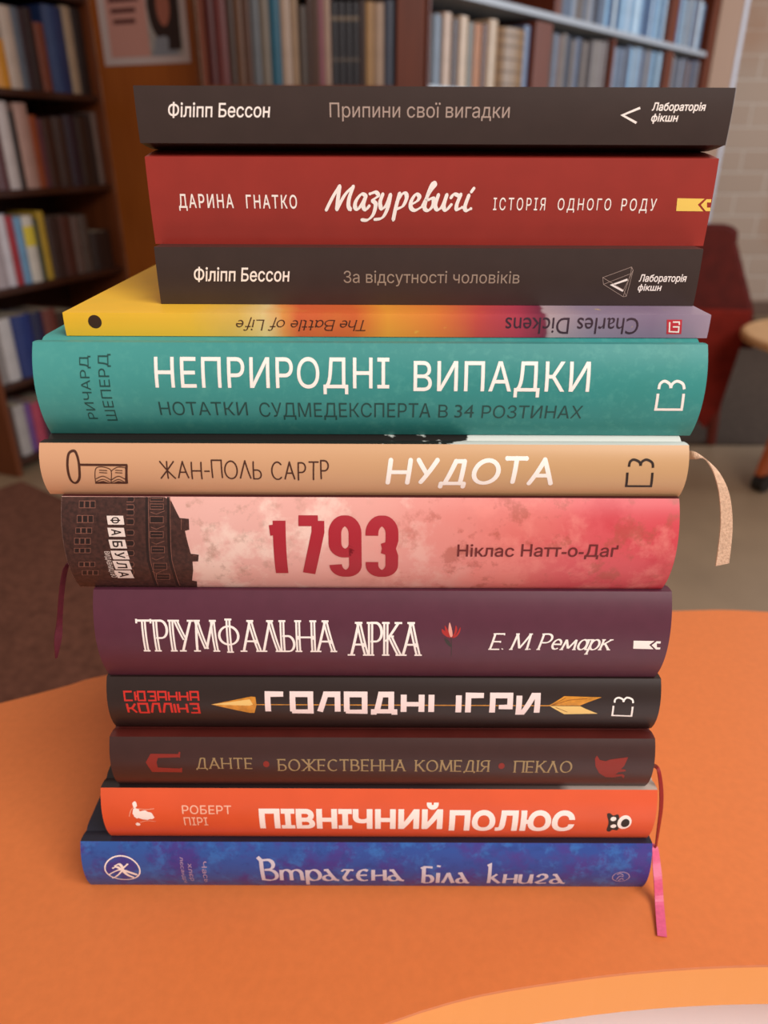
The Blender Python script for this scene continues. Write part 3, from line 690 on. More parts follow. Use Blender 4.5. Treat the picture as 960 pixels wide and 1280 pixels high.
flat('hair', [(.285+.055*math.cos(a), 1.415+.1*math.sin(a)) for a in [2*PI*k/24 for k in range(24)]], -.003, mat('portrait_hair', '2a1712', .6), ph)
flat('face', [(.292+.026*math.cos(a), 1.41+.055*math.sin(a)) for a in [2*PI*k/24 for k in range(24)]], -.0034, mat('portrait_skin', '9a5a48', .6), ph)
flat('collar', [(.235,1.275),(.34,1.275),(.32,1.31),(.29,1.33),(.25,1.325)], -.0032, mat('portrait_collar', '7d7f86', .6), ph)
flat('hair', [(.3,1.29),(.35,1.29),(.352,1.46),(.325,1.42),(.305,1.35)], -.0036, MATS['portrait_hair'], ph)

# middle bookcase, square to us
bmid = bookcase('bookcase', 'reddish brown bookcase behind the top of the stack, square to us', (0, 2.5), (1, 0), 0, .25,
    [(1.1709, .027), (.86, .027), (.5, .027), (.12, .027), (1.475, .027)], 1.8, [(-.532, -.518), (.0304, .1107)], vred, vene, vdark)
row(bmid, [(-0.517, -0.4919, 0.275, '4f1d1d', 'dark red'), (-0.4919, -0.4565, 0.275, '5e2524', 'brick red'), (-0.4565, -0.4352, 0.275, '3f2c24', 'dark brown'), (-0.4352, -0.4092, 0.275, '5b3a25', 'golden brown'), (-0.4092, -0.3879, 0.275, '4f3022', 'nut brown'), (-0.3879, -0.3619, 0.275, '5c6065', 'steel grey'), (-0.3619, -0.3335, 0.275, '71675c', 'grey-beige'), (-0.3335, -0.3027, 0.275, '19576e', 'teal blue'), (-0.3027, -0.272, 0.275, 'a89282', 'cream'), (-0.272, -0.2531, 0.275, '977b60', 'tan'), (-0.2531, -0.227, 0.198, '483c35', 'grey-brown'), (-0.227, -0.2105, 0.275, '41271d', 'chocolate'), (-0.2105, -0.1939, 0.275, '4d3020', 'cocoa'), (-0.1939, -0.1774, 0.275, '89525c', 'rose'), (-0.1774, -0.1585, 0.275, 'a58978', 'pale cream'), (-0.1585, -0.1381, 0.208, '1e1d25', 'black-blue', [(0.3, 0.34, '5b524b'), (0.78, 0.83, '766859')]), (-0.1381, -0.1178, 0.208, '1e1d25', 'black-blue', [(0.3, 0.34, '5b524b'), (0.78, 0.83, '766859')]), (-0.1178, -0.0974, 0.208, '1e1d25', 'black-blue', [(0.3, 0.34, '5b524b'), (0.78, 0.83, '766859')]), (-0.0974, -0.0771, 0.208, '1e1d25', 'black-blue', [(0.3, 0.34, '5b524b'), (0.78, 0.83, '766859')]), (-0.0771, -0.0591, 0.212, '311912', 'dark chestnut'), (-0.0591, -0.0331, 0.208, 'a88459', 'sandy yellow'), (-0.0331, -0.0047, 0.206, 'ac937f', 'ivory'), (-0.0047, 0.026, 0.212, '41495b', 'blue-grey')], 1.1709, 'shelf straight behind the stack', 'books on the shelf straight behind the stack')

# right bookcase running away to the right
br = bookcase('bookcase', 'long bookcase at upper right, running away towards the brick wall', (.13511, 2.8), (.64731, .76222), 0, .3,
    [(1.195, .03), (1.472, .022), (.86, .03), (.5, .03), (.1, .03), (1.8, .03)], 2.1, [(-.0, .012), (2.458, 2.53)], vred, mat('pale_shelf_edge', 'a9adb4', .35, .5), vdark,
    dividers=[(.672, .798, 1.195, 1.438), (1.338, 1.361, 1.195, 1.438), (1.94, 2.02, 1.195, 1.438), (.80, .845, 1.472, 1.77), (1.917, 2.01, 1.472, 1.77)])
row(br, [(0.0494, 0.067, 0.198, '2c2426', 'black'), (0.067, 0.1028, 0.202, '6c7684', 'grey-blue'), (0.1028, 0.1164, 0.196, '2e201c', 'dark brown'), (0.1164, 0.1624, 0.212, 'b89a84', 'cream'), (0.1624, 0.2095, 0.198, '41200f', 'mahogany'), (0.2095, 0.2578, 0.212, 'c2a68c', 'pale cream'), (0.2578, 0.2973, 0.198, '6c665c', 'grey-green'), (0.2973, 0.3427, 0.198, 'a4622a', 'orange'), (0.3427, 0.3839, 0.202, '5a3018', 'dark rust'), (0.3839, 0.442, 0.22, 'b89c80', 'buff'), (0.442, 0.6207, 0.202, '8a6844', 'broad latticed tan', [(0.1, 0.14, '6e5034'), (0.3, 0.34, '6e5034'), (0.5, 0.54, '6e5034'), (0.7, 0.74, '6e5034'), (0.86, 0.9, '6e5034')]), (0.6207, 0.6678, 0.224, '5c6a86', 'slate blue')], 1.195, 'lower right shelf, left bay', 'books in the left bay of the lower right shelf')
row(br, [(0.8028, 0.8306, 0.218, '5b667a', 'dusty blue'), (0.8306, 0.8607, 0.22, '473e3d', 'brown-grey'), (0.8607, 0.8922, 0.22, '677182', 'pale blue'), (0.8922, 0.9268, 0.216, '695651', 'mushroom'), (0.9268, 0.9582, 0.226, '776c66', 'warm grey'), (0.9582, 0.9935, 0.222, '404755', 'steel blue'), (0.9935, 1.0125, 0.21, '333139', 'dark slate'), (1.0125, 1.04, 0.212, '776c66', 'warm grey'), (1.04, 1.0768, 0.222, '5b667a', 'dusty blue'), (1.0768, 1.1086, 0.22, '333139', 'dark slate'), (1.1086, 1.1457, 0.214, '776c66', 'warm grey'), (1.1457, 1.1677, 0.214, '333139', 'dark slate'), (1.1677, 1.1971, 0.226, '473e3d', 'brown-grey'), (1.1971, 1.2222, 0.224, '888281', 'light grey'), (1.2222, 1.2538, 0.228, '776c66', 'warm grey'), (1.2538, 1.2864, 0.228, '888281', 'light grey'), (1.2864, 1.3076, 0.222, '695651', 'mushroom'), (1.3076, 1.3333, 0.232, '888281', 'light grey')], 1.195, 'second bay of the lower right shelf', 'thin volumes in the second bay of the lower right shelf', kind="soft", gloss=.28)
row(br, [(1.3651, 1.3892, 0.216, '5b667a', 'dusty blue'), (1.3892, 1.4125, 0.224, '5a84a8', 'bright blue'), (1.4125, 1.4432, 0.216, '828e9f', 'ice blue'), (1.4432, 1.4649, 0.218, '4f5f73', 'denim blue'), (1.4649, 1.4921, 0.222, '5b667a', 'dusty blue'), (1.4921, 1.514, 0.218, '828e9f', 'ice blue'), (1.514, 1.5376, 0.228, '333139', 'dark slate'), (1.5376, 1.5745, 0.234, '5b667a', 'dusty blue'), (1.5745, 1.6121, 0.228, '86acc8', 'sky blue'), (1.6121, 1.6386, 0.234, '888281', 'light grey'), (1.6386, 1.6662, 0.234, '86acc8', 'sky blue'), (1.6662, 1.6971, 0.234, '828e9f', 'ice blue'), (1.6971, 1.7257, 0.232, '5b667a', 'dusty blue'), (1.7257, 1.7538, 0.226, '4f5f73', 'denim blue'), (1.7538, 1.7917, 0.234, '888281', 'light grey'), (1.7917, 1.822, 0.23, '5b667a', 'dusty blue'), (1.822, 1.8581, 0.232, '86acc8', 'sky blue'), (1.8581, 1.8928, 0.234, '333139', 'dark slate'), (1.8928, 1.9352, 0.234, 'a8c4d8', 'ice blue')], 1.195, 'third bay of the lower right shelf', 'thin volumes in the third bay of the lower right shelf', kind="soft", gloss=.28)
row(br, [(2.0259, 2.0509, 0.234, '5b667a', 'dusty blue'), (2.0509, 2.0844, 0.224, '333139', 'dark slate'), (2.0844, 2.1078, 0.234, '888281', 'light grey'), (2.1078, 2.1487, 0.224, '4f5f73', 'denim blue'), (2.1487, 2.183, 0.222, '473e3d', 'brown-grey'), (2.183, 2.2212, 0.228, '828e9f', 'ice blue'), (2.2212, 2.2499, 0.234, '473e3d', 'brown-grey'), (2.2499, 2.276, 0.234, '5b667a', 'dusty blue'), (2.276, 2.3194, 0.222, '695651', 'mushroom'), (2.3194, 2.3541, 0.23, '5b667a', 'dusty blue'), (2.3541, 2.3794, 0.226, '473e3d', 'brown-grey'), (2.3794, 2.4224, 0.234, '5b667a', 'dusty blue'), (2.4224, 2.4549, 0.234, '888281', 'light grey')], 1.195, 'last bay of the lower right shelf', 'thin volumes in the last bay of the lower right shelf', kind="soft", gloss=.28)
row(br, [(0.8492, 0.8748, 0.2, '888281', 'light grey'), (0.8748, 0.9, 0.202, '695651', 'mushroom'), (0.9, 0.918, 0.208, '4f5f73', 'denim blue'), (0.918, 0.9486, 0.216, '5b667a', 'dusty blue'), (0.9486, 0.9721, 0.22, '4f5f73', 'denim blue'), (0.9721, 0.9999, 0.218, '828e9f', 'ice blue'), (0.9999, 1.0182, 0.226, '888281', 'light grey'), (1.0182, 1.0415, 0.23, '473e3d', 'brown-grey'), (1.0415, 1.0697, 0.226, '776c66', 'warm grey'), (1.0697, 1.1003, 0.228, '4f5f73', 'denim blue'), (1.1003, 1.1344, 0.24, '888281', 'light grey'), (1.1344, 1.1581, 0.236, '828e9f', 'ice blue'), (1.1581, 1.1959, 0.244, '333139', 'dark slate'), (1.1959, 1.2291, 0.258, '4f5f73', 'denim blue'), (1.2291, 1.2676, 0.256, '677182', 'pale blue')], 1.472, 'left bay of the upper right shelf', 'thin volumes in the left bay of the upper right shelf', kind="soft", gloss=.28)
row(br, [(1.2676, 1.2964, 0.208, '86acc8', 'sky blue'), (1.2964, 1.316, 0.212, '4a6c92', 'cobalt grey'), (1.316, 1.3462, 0.212, '3c4c64', 'ink blue'), (1.3462, 1.3733, 0.222, 'c0d0dc', 'silver'), (1.3733, 1.4022, 0.212, '3c4c64', 'ink blue'), (1.4022, 1.4272, 0.224, '5a84a8', 'bright blue'), (1.4272, 1.456, 0.218, 'a8c4d8', 'ice blue'), (1.456, 1.4879, 0.234, '7a98b4', 'powder blue'), (1.4879, 1.5177, 0.232, 'c0d0dc', 'silver'), (1.5177, 1.5494, 0.232, '5a84a8', 'bright blue'), (1.5494, 1.5685, 0.242, 'a8c4d8', 'ice blue'), (1.5685, 1.5903, 0.236, 'c0d0dc', 'silver'), (1.5903, 1.6177, 0.23, 'a8c4d8', 'ice blue'), (1.6177, 1.6493, 0.248, '7a98b4', 'powder blue'), (1.6493, 1.673, 0.238, '4a6c92', 'cobalt grey'), (1.673, 1.706, 0.244, '3c4c64', 'ink blue'), (1.706, 1.7384, 0.254, '4a6c92', 'cobalt grey'), (1.7384, 1.7593, 0.252, 'c0d0dc', 'silver'), (1.7593, 1.7892, 0.244, '4a6c92', 'cobalt grey'), (1.7892, 1.8143, 0.254, '86acc8', 'sky blue'), (1.8143, 1.8361, 0.25, 'a8c4d8', 'ice blue'), (1.8361, 1.8597, 0.26, '3c4c64', 'ink blue'), (1.8597, 1.8874, 0.26, '5a84a8', 'bright blue'), (1.8874, 1.9126, 0.26, 'c0d0dc', 'silver')], 1.472, 'middle bay of the upper right shelf', 'thin volumes in the middle bay of the upper right shelf', kind="soft", gloss=.28)
row(br, [(2.0136, 2.035, 0.204, 'a8c4d8', 'ice blue'), (2.035, 2.0654, 0.202, 'c0d0dc', 'silver'), (2.0654, 2.0911, 0.204, '4a6c92', 'cobalt grey'), (2.0911, 2.1148, 0.202, 'a8c4d8', 'ice blue'), (2.1148, 2.1478, 0.21, '3c4c64', 'ink blue'), (2.1478, 2.1731, 0.202, 'a8c4d8', 'ice blue'), (2.1731, 2.1983, 0.21, '888281', 'light grey'), (2.1983, 2.2277, 0.21, '3c4c64', 'ink blue'), (2.2277, 2.2518, 0.216, 'c0d0dc', 'silver'), (2.2518, 2.2844, 0.206, '3c4c64', 'ink blue'), (2.2844, 2.3049, 0.214, '4a6c92', 'cobalt grey'), (2.3049, 2.3334, 0.222, '888281', 'light grey'), (2.3334, 2.3649, 0.22, 'c0d0dc', 'silver'), (2.3649, 2.3886, 0.208, '7a98b4', 'powder blue'), (2.3886, 2.4116, 0.21, '5b667a', 'dusty blue')], 1.472, 'last bay of the upper right shelf', 'thin volumes in the last bay of the upper right shelf', kind="soft", gloss=.28)

wp = tag(link('wall_panel', bbox(0, .13, 0, .05, 0, 2.1, .004), mat('tan_panel', 'a8846c', .6)), 'tall narrow tan panel closing the right end of the long bookcase', 'panel')
wp.matrix_basis = br.matrix_basis @ Matrix.Translation((2.532, -.005, 0)) @ Matrix.Rotation(math.radians(-45), 4, 'Z')
st = tag(link('metal_rail', bbox(.131, .155, .0, .02, 0, 2.1, .003), mat('pale_rail', 'b8b4bc', .3, .5)), 'thin pale upright rail beside the tan panel at the brick wall', 'rail')
st.matrix_basis = wp.matrix_basis.copy()

# ------------------------------------------------------------------ the stack
whitep = mat('print_white', 'fff4ec', .45); greyp = mat('print_grey', 'b09a8e', .5); inkp = mat('print_ink', '2a2420', .5)
blackc = mat('black_cover', '3a2c28', .38, .45, .06, 120)
redc = mat('red_cover', '9a2f26', .3, .5, .05, 90)
K = {}
def B(key, *a, **k): K[key] = Book(key, *a, **k); return K[key]

# --- topmost black paperback
b = B('a', 'black paperback topmost of the stack, white author name and grey title', 16.0, 280, 1012.3, 197.4, 16.9, .4, 128, False, blackc, blackc, lo=2.1)
b.lay(font_text('Філіпп Бессон', (-88.0, 7.51, -54.11, 12.18), .012, .15), 'author_name', whitep)
b.lay(font_text('Припини свої вигадки', (-34.52, 6.68, 25.1, 12.29), 0), 'title', greyp)
b.lay(strokes([[(68.08, 10.97), (62.56, 8.8), (67.54, 6.57)]], .72), 'publisher_logo', whitep)
b.lay(font_text('Лабораторія', (72.03, 9.5, 89.73, 12.64), .02, .12), 'publisher_name', whitep)
b.lay(font_text('фікшн', (72.26, 6.33, 81.16, 9.38), .02, .12), 'publisher_name', whitep)
# --- red paperback
b = B('b', 'thick brick-red paperback with white script title, second from top', 15.8, 280, 980.1, 195.2, 28.1, .5, 126, False, redc, redc, hi=2.0)
b.lay(font_text('ДАРИНА', (-87.61, 11.04, -68.5, 16.44), .012, 0, spacing=1.25), 'author_name', whitep)
b.lay(font_text('ГНАТКО', (-64.14, 11.82, -46.46, 16.32), .012, 0, spacing=1.25), 'author_name', whitep)
SC = [[(-36.36, 11.43), (-33.92, 15.74), (-31.48, 19.23)], [(-31.48, 19.23), (-32.13, 15.42), (-32.66, 11.56)], [(-32.66, 11.56), (-29.75, 16.38), (-26.79, 19.11)], [(-26.79, 19.11), (-28.25, 15.42), (-28.58, 12.85), (-27.91, 11.56)],
 [(-22.55, 16.19), (-24.07, 16.57), (-25.91, 14.46), (-26.29, 12.46), (-25.25, 11.82), (-23.55, 14.01), (-22.41, 16.19)], [(-22.41, 16.19), (-23.43, 12.98), (-22.61, 11.62), (-21.34, 12.85)],
 [(-21.09, 16.7), (-19.08, 17.21), (-18.26, 16.06), (-20.07, 14.65), (-19.11, 13.37), (-19.96, 10.12), (-21.94, 8.29), (-23.98, 8.29)],
 [(-16.6, 16.7), (-17.57, 14.01), (-17.02, 11.95), (-15.35, 13.24), (-13.97, 16.57)], [(-13.97, 16.57), (-14.93, 12.2), (-16.75, 9.08), (-19.42, 8.42)],
 [(-10.79, 16.95), (-12.14, 12.2), (-12.96, 8.29)], [(-11.87, 14.01), (-10.09, 16.57), (-8.71, 16.83), (-8.41, 15.29), (-9.64, 12.85), (-11.58, 11.95)],
 [(-6.72, 13.37), (-4.66, 14.52), (-3.99, 15.93), (-5.25, 16.57), (-6.74, 14.46), (-6.84, 12.33), (-5.3, 11.49), (-2.88, 12.72)],
 [(-2.88, 12.72), (-0.55, 17.08), (1.31, 19.49), (0.47, 20.12), (-1.22, 16.06), (-2.1, 12.33), (-0.69, 11.49), (0.8, 13.11), (0.88, 15.29), (-0.78, 14.91)],
 [(2.64, 16.57), (1.64, 13.11), (2.52, 11.69), (4.15, 12.98), (5.55, 16.57)], [(5.55, 16.57), (4.57, 12.85), (5.45, 11.56), (7.2, 13.37)],
 [(6.97, 15.55), (8.03, 16.7), (9.72, 16.19)], [(10.39, 16.7), (9.14, 13.5), (9.21, 11.82), (10.99, 12.46)],
 [(13.17, 16.44), (11.96, 12.72), (12.57, 11.49), (14.08, 12.08)], [(13.95, 17.46), (14.79, 18.6)]]
b.lay(taper_strokes(SC, 1.5, .42, 30), 'title', whitep)
b.lay(font_text('ІСТОРІЯ', (21.79, 11.56, 39.87, 15.68), .004, 0, spacing=1.4), 'subtitle', whitep)
b.lay(font_text('ОДНОГО', (44.22, 10.91, 62.74, 15.55), .004, 0, spacing=1.4), 'subtitle', whitep)
b.lay(font_text('РОДУ', (66.37, 10.78, 78.48, 15.55), .004, 0, spacing=1.4), 'subtitle', whitep)
yel = mat('print_yellow', 'f6cf62', .45)
b.lay(polys([[(85.42, 15.68), (94.87, 15.55), (92.87, 13.63), (95.22, 11.5), (85.72, 11.56)], [(97.25, 15.42), (95.59, 15.42), (93.94, 13.55), (96.05, 11.56), (97.59, 11.56), (97.5, 12.72), (96.24, 12.72), (95.93, 14.35), (97.32, 14.35)]]), 'publisher_logo', yel)
# --- lower black paperback
b = B('c', 'black paperback just under the red one, with wire-frame prism logo', 15.1, 270.7, 960.9, 189.7, 19.2, .4, 126, False, blackc, blackc)
b.lay(font_text('Філіпп Бессон', (-81.98, 7.65, -48.38, 12.78), .012, .15), 'author_name', whitep)
b.lay(font_text('За відсутності чоловіків', (-29.56, 6.42, 32.09, 11.71), 0), 'title', mat('print_taupe', '9e8e7e', .5))
b.lay(strokes([[(69.97, 9.04), (64.76, 7.16), (69.0, 5.18)]], .72), 'publisher_logo', whitep)
b.lay(strokes([[(61.19, 9.69), (70.78, 13.26), (71.48, 12.19), (70.48, 3.29), (69.31, 3.15), (61.75, 7.38), (61.19, 9.69)], [(61.75, 7.38), (70.81, 11.04), (70.78, 13.26)], [(70.81, 11.04), (69.31, 3.15)], [(61.19, 9.69), (69.1, 5.46), (70.48, 3.29)], [(69.1, 5.46), (71.48, 12.19)]], .14), 'prism_outline', greyp)
b.lay(font_text('Лабораторія', (73.98, 7.65, 90.61, 10.9), .02, .12), 'publisher_name', whitep)
b.lay(font_text('фікшн', (74.07, 4.63, 82.4, 7.57), .02, .12), 'publisher_name', whitep)
# --- thin yellow to violet paperback
X = .001
dk = ramp_mat('art_cover', [(-.11, 'f8c22e'), (-.066, 'f8c43c'), (-.050, 'ecc05e'), (-.041, 'f2d596'), (-.036, 'ee9a50'), (-.030, 'e0663a'), (-.012, 'dd6a34'), (0, 'f0a038'), (.018, 'e8803a'), (.032, 'cf4f45'), (.045, 'b53c52'), (.0532, '7a2a45'), (.0545, 'b9a2a8'), (.07, '94849a'), (.09, '8a7690'), (.11, 'a08ea0')], .006, 45, .38, [('f7d25a', 160, .66, .72, .8, .0, .02), ('d8b53c', 25, .5, .7, .35, .02, -.05)])
b = B('d', 'thin paperback with orange, yellow and violet art, lettering upside down', .7, 255.1, 953.0, 219.2, 7.8, .2, 140, False, dk, dk, page='pages_white')
bm = bmesh.new(); disc2d(bm, *[(-99.04, 4.82)][0], 2.3, 2.25, 24); b.lay(bm, 'spine_dot', mat('print_brown', '3b2418', .5))
bbx = (-51.22, 1.94, -7.2, 6.65)
bm = stroke_text('The Battle of Life', bbx, LOW, .13, .075, 20, .08, track=.14, space=.34, shear=.2)
for v in bm.verts: v.co.x = bbx[0]+bbx[2]-v.co.x; v.co.z = bbx[1]+bbx[3]-v.co.z
b.lay(bm, 'title', mat('print_darkbrown', '4a2416', .5))
b.lay(font_text('Charles Dickens', (40.26, 1.25, 85.5, 6.83), 0, 0, 180), 'author_name', mat('print_violet', '3f2836', .5))
b.lay(polys([[(94.81, 6.25), (99.96, 6.25), (100.54, 1.39), (95.49, 1.39)]]), 'publisher_mark', mat('print_red', 'cc2f3c', .5))
b.lay(strokes([[(95.88, 5.46), (96.29, 2.22), (99.45, 2.08), (99.27, 3.85), (97.23, 3.85)], [(96.96, 5.46), (99.13, 5.46), (99.29, 4.52)]], .45), 'publisher_mark', whitep, .1)
# --- teal hardcover
teal = ramp_mat('teal_cover', [(-.12, '469b95'), (-.06, '38918c'), (.0, '328c88'), (.06, '2b8884'), (.12, '30918d')], .02, 14, .55, [('2f857d', 9, .45, .62, .5, -.2, -.1), ('57a79c', 300, .5, .7, .35, -.2, -.1)])
b = B('e', 'wide teal hardcover with big white title and dark grey subtitle', -4.8, 245.9, 921.0, 223.7, 32.0, 5, 150, True, teal, teal)
dkt = mat('print_deep_green', '1f4a45', .5)
b.lay(font_text('РИЧАРД', (-96.26, 6.45, -92.52, 28.06), 0, 0, 90), 'author_name', dkt)
b.lay(font_text('ШЕПЕРД', (-90.11, 5.79, -85.84, 28.65), 0, 0, 90), 'author_name', dkt)
b.lay(font_text('НЕПРИРОДНІ', (-71.52, 16.03, 6.36, 27.94), .004, 0, spacing=1.04), 'title', whitep)
b.lay(font_text('ВИПАДКИ', (14.47, 15.2, 73.09, 26.86), .004, 0, spacing=1.04), 'title', whitep)
b.lay(font_text('НОТАТКИ', (-71.39, 8.07, -41.54, 13.21), 0), 'subtitle', dkt)
b.lay(font_text('СУДМЕДЕКСПЕРТА', (-37.57, 6.45, 20.51, 13.06), 0), 'subtitle', dkt)
b.lay(font_text('В', (23.11, 7.59, 26.36, 12.48), 0), 'subtitle', dkt)
b.lay(font_text('34', (28.64, 7.49, 35.15, 12.48), 0), 'subtitle', dkt)
b.lay(font_text('РОЗТИНАХ', (37.83, 7.33, 72.02, 12.33), 0), 'subtitle', dkt)
b.lay(strokes([[(96.26, 16.67), (96.52, 11.0), (105.31, 11.0), (104.83, 16.67)], catmull([(96.31, 18.21), (96.51, 19.94), (97.85, 20.85), (99.62, 19.99), (100.26, 18.59)], 5), catmull([(100.26, 18.59), (100.61, 19.99), (102.1, 20.85), (104.07, 19.99), (104.79, 18.21)], 5)], .9), 'publisher_logo', whitep)
# --- tan hardcover with a cloth ribbon
tan = ramp_mat('tan_cover', [(-.115, 'd6a27c'), (-.03, 'd2a27a'), (.05, 'cca274'), (.115, 'cba072')], .01, 20, .45)
jb = bpy.data.materials.new('white_art_board'); jb.use_nodes = True; nt = jb.node_tree
tc = nt.nodes.new('ShaderNodeTexCoord'); n = nt.nodes.new('ShaderNodeTexNoise'); n.inputs['Scale'].default_value = 90; n.inputs['Detail'].default_value = 4
n2 = nt.nodes.new('ShaderNodeTexNoise'); n2.inputs['Scale'].default_value = 14; n2.inputs['Detail'].default_value = 1
sp = nt.nodes.new('ShaderNodeSeparateXYZ'); nt.links.new(tc.outputs['Object'], sp.inputs[0])
for q in (n, n2): nt.links.new(tc.outputs['Object'], q.inputs['Vector'])
mr = nt.nodes.new('ShaderNodeMapRange'); mr.inputs[1].default_value = -.066; mr.inputs[2].default_value = .04; mr.inputs[3].default_value = -.5; mr.inputs[4].default_value = .12; nt.links.new(sp.outputs[0], mr.inputs[0])
a1 = nt.nodes.new('ShaderNodeMath'); nt.links.new(n.outputs['Fac'], a1.inputs[0]); nt.links.new(mr.outputs[0], a1.inputs[1])
a2 = nt.nodes.new('ShaderNodeMath'); nt.links.new(n2.outputs['Fac'], a2.inputs[0]); nt.links.new(a1.outputs[0], a2.inputs[1])
r = nt.nodes.new('ShaderNodeValToRGB'); r.color_ramp.elements[0].position = .9; r.color_ramp.elements[1].position = .94; r.color_ramp.elements[0].color = lin('231d1b'); r.color_ramp.elements[1].color = lin('dde0da')
nt.links.new(a2.outputs[0], r.inputs[0]); nt.links.new(r.outputs[0], nt.nodes['Principled BSDF'].inputs['Base Color']); nt.nodes['Principled BSDF'].inputs['Roughness'].default_value = .4
b = B('f', 'sandy tan hardcover with key drawing and a beige ribbon hanging out', -6.8, 236.5, 901.9, 220.2, 19.1, 3.2, 145, True, tan, jb)
brn = mat('print_sepia', '4a2618', .55)
b.lay(stroke_text('ЖАН-ПОЛЬ', (-69.69, 7.13, -34.86, 14.03), CAPS, .085, .085, 0, 0, track=.22, jitter=.05, rounded=True), 'author_name', brn)
b.lay(stroke_text('САРТР', (-31.68, 6.81, -11.92, 14.03), CAPS, .085, .085, 0, 0, track=.24, jitter=.05, rounded=True), 'author_name', brn)
b.lay(stroke_text('НУДОТА', (7.24, 3.71, 64.69, 15.06), CAPS, .19, .17, 0, 0, track=.26, shear=.1, jitter=.05, rounded=True), 'title', mat('print_cream', 'fff8f0', .45))
kb = [catmull([(-99.69, 16.31), (-97.79, 16.55), (-96.76, 12.98), (-97.33, 7.77), (-99.14, 5.48), (-100.51, 6.48), (-100.81, 10.18), (-100.44, 14.29)], 5, True)]
kb[0].append(kb[0][0])
b.lay(strokes(kb, .85), 'key_drawing', brn)
b.lay(strokes([[(-96.69, 12.33), (-80.32, 12.27)], [(-80.59, 12.27), (-81.62, 5.31)]], .8), 'key_drawing', brn)
b.lay(strokes([catmull(z, 4) for z in ([(-92.31, 5.82), (-91.55, 10.18), (-90.55, 11.47), (-88.1, 11.47), (-86.1, 10.18), (-87.03, 5.48)], [(-86.1, 10.18), (-84.02, 11.47), (-81.85, 11.47), (-81.12, 10.76), (-82.0, 5.82)], [(-92.31, 5.82), (-89.43, 6.97), (-87.03, 5.48)], [(-87.03, 5.48), (-84.22, 6.97), (-82.04, 5.65)], [(-91.86, 7.13), (-89.16, 8.24), (-86.76, 6.65)], [(-86.76, 6.65), (-83.97, 8.24), (-81.75, 6.97)], [(-90.14, 10.47), (-87.44, 10.33)], [(-90.28, 9.6), (-87.58, 9.45)], [(-84.7, 10.47), (-82.27, 10.33)], [(-84.83, 9.6), (-82.4, 9.45)])], .3), 'book_drawing', brn)
b.lay(polys([[(-92.63, 5.14), (-81.61, 5.14), (-81.49, 5.65), (-84.36, 6.32), (-87.08, 5.27), (-89.57, 6.32), (-92.49, 5.65)]]), 'book_drawing', brn)
b.lay(strokes([[(89.56, 10.33), (90.12, 4.96), (98.66, 4.96), (98.09, 10.33)], catmull([(89.88, 12.35), (90.11, 13.98), (91.34, 14.73), (93.28, 13.98), (93.79, 12.71)], 5), catmull([(93.79, 12.71), (94.1, 13.98), (95.68, 14.73), (97.63, 13.77), (98.06, 12.02)], 5)], .85), 'publisher_logo', mat('print_black', '2b1a12', .5))
ribbon_part(b, [(0.11192, 0.00446, 0.01356), (0.11289, 0.00046, 0.0153), (0.11609, -0.00154, 0.0145), (0.1192, -0.00354, 0.01122), (0.1224, -0.00454, 0.00542), (0.12484, -0.00454, -0.00125), (0.1267, -0.00454, -0.00901), (0.12775, -0.00454, -0.01698), (0.12847, -0.00454, -0.02484)],
   [(0,.003,.0016),(.0002,.003,.0016),(.0022,.002,-.0018),(.0032,.001,-.0018),(.0038,.001,-.0008),(.0042,.001,0),(.0046,.001,0),(.0049,.001,.0004),(.0050,.001,.0006)], mat('linen_ribbon', 'd2ae92', .85, .2, .15, 900, bump=.6))
# --- pink hardcover with an engraved building
pink = ramp_mat('pink_cover', [(-.11, 'e0aca0'), (-.06, 'e4b0a6'), (-.02, 'e3a89e'), (.01, 'e09a90'), (.05, 'da716a'), (.085, 'd4545a'), (.11, 'd0444e')], .03, 22, .42,
    [('f3d6c8', 48, .5, .6, .75, .05, -.03), ('a8806e', 150, .54, .66, .55, .01, -.05), ('e88a80', 40, .5, .6, .6, -.02, .05), ('a8503e', 85, .52, .6, .6, -.01, .03), ('c42f3c', 26, .5, .6, .7, .03, .09)])
pbd = mat('wine_board', '4a1c1e', .5)
b = B('g', 'rose-pink hardcover with crimson numerals and dark engraved building', -4.7, 234.6, 865.0, 214.9, 36.9, 6, 150, True, pink, pbd)
bld = mat('engraving_brown', '3f241e', .5, .4, .45, 700); bl2 = mat('engraving_light', '8a5a4c', .5, .4, .2, 400); bl3 = mat('engraving_dark', '23120f', .5)
q = [(-107.41, 36.79), (-71.57, 36.69), (-69.07, 35.33), (-66.26, 30.45), (-63.08, 30.18), (-63.04, 26.56), (-64.57, 26.16), (-63.25, 17.51), (-60.53, 17.17), (-61.07, 14.32), (-63.09, 14.25), (-63.53, 10.03), (-64.99, 4.57), (-63.35, 4.06), (-64.24, 0.0), (-108.44, 0.0)]
L0 = -b.L/2+.05
q[0] = (L0, b.T-.1); q[1] = (q[1][0], b.T-.1); q[-1] = (L0, .1); q[-2] = (q[-2][0], .1)
b.lay(polys([q]), 'building_engraving', bld, .05)
win = []
def zz(x, y): return None
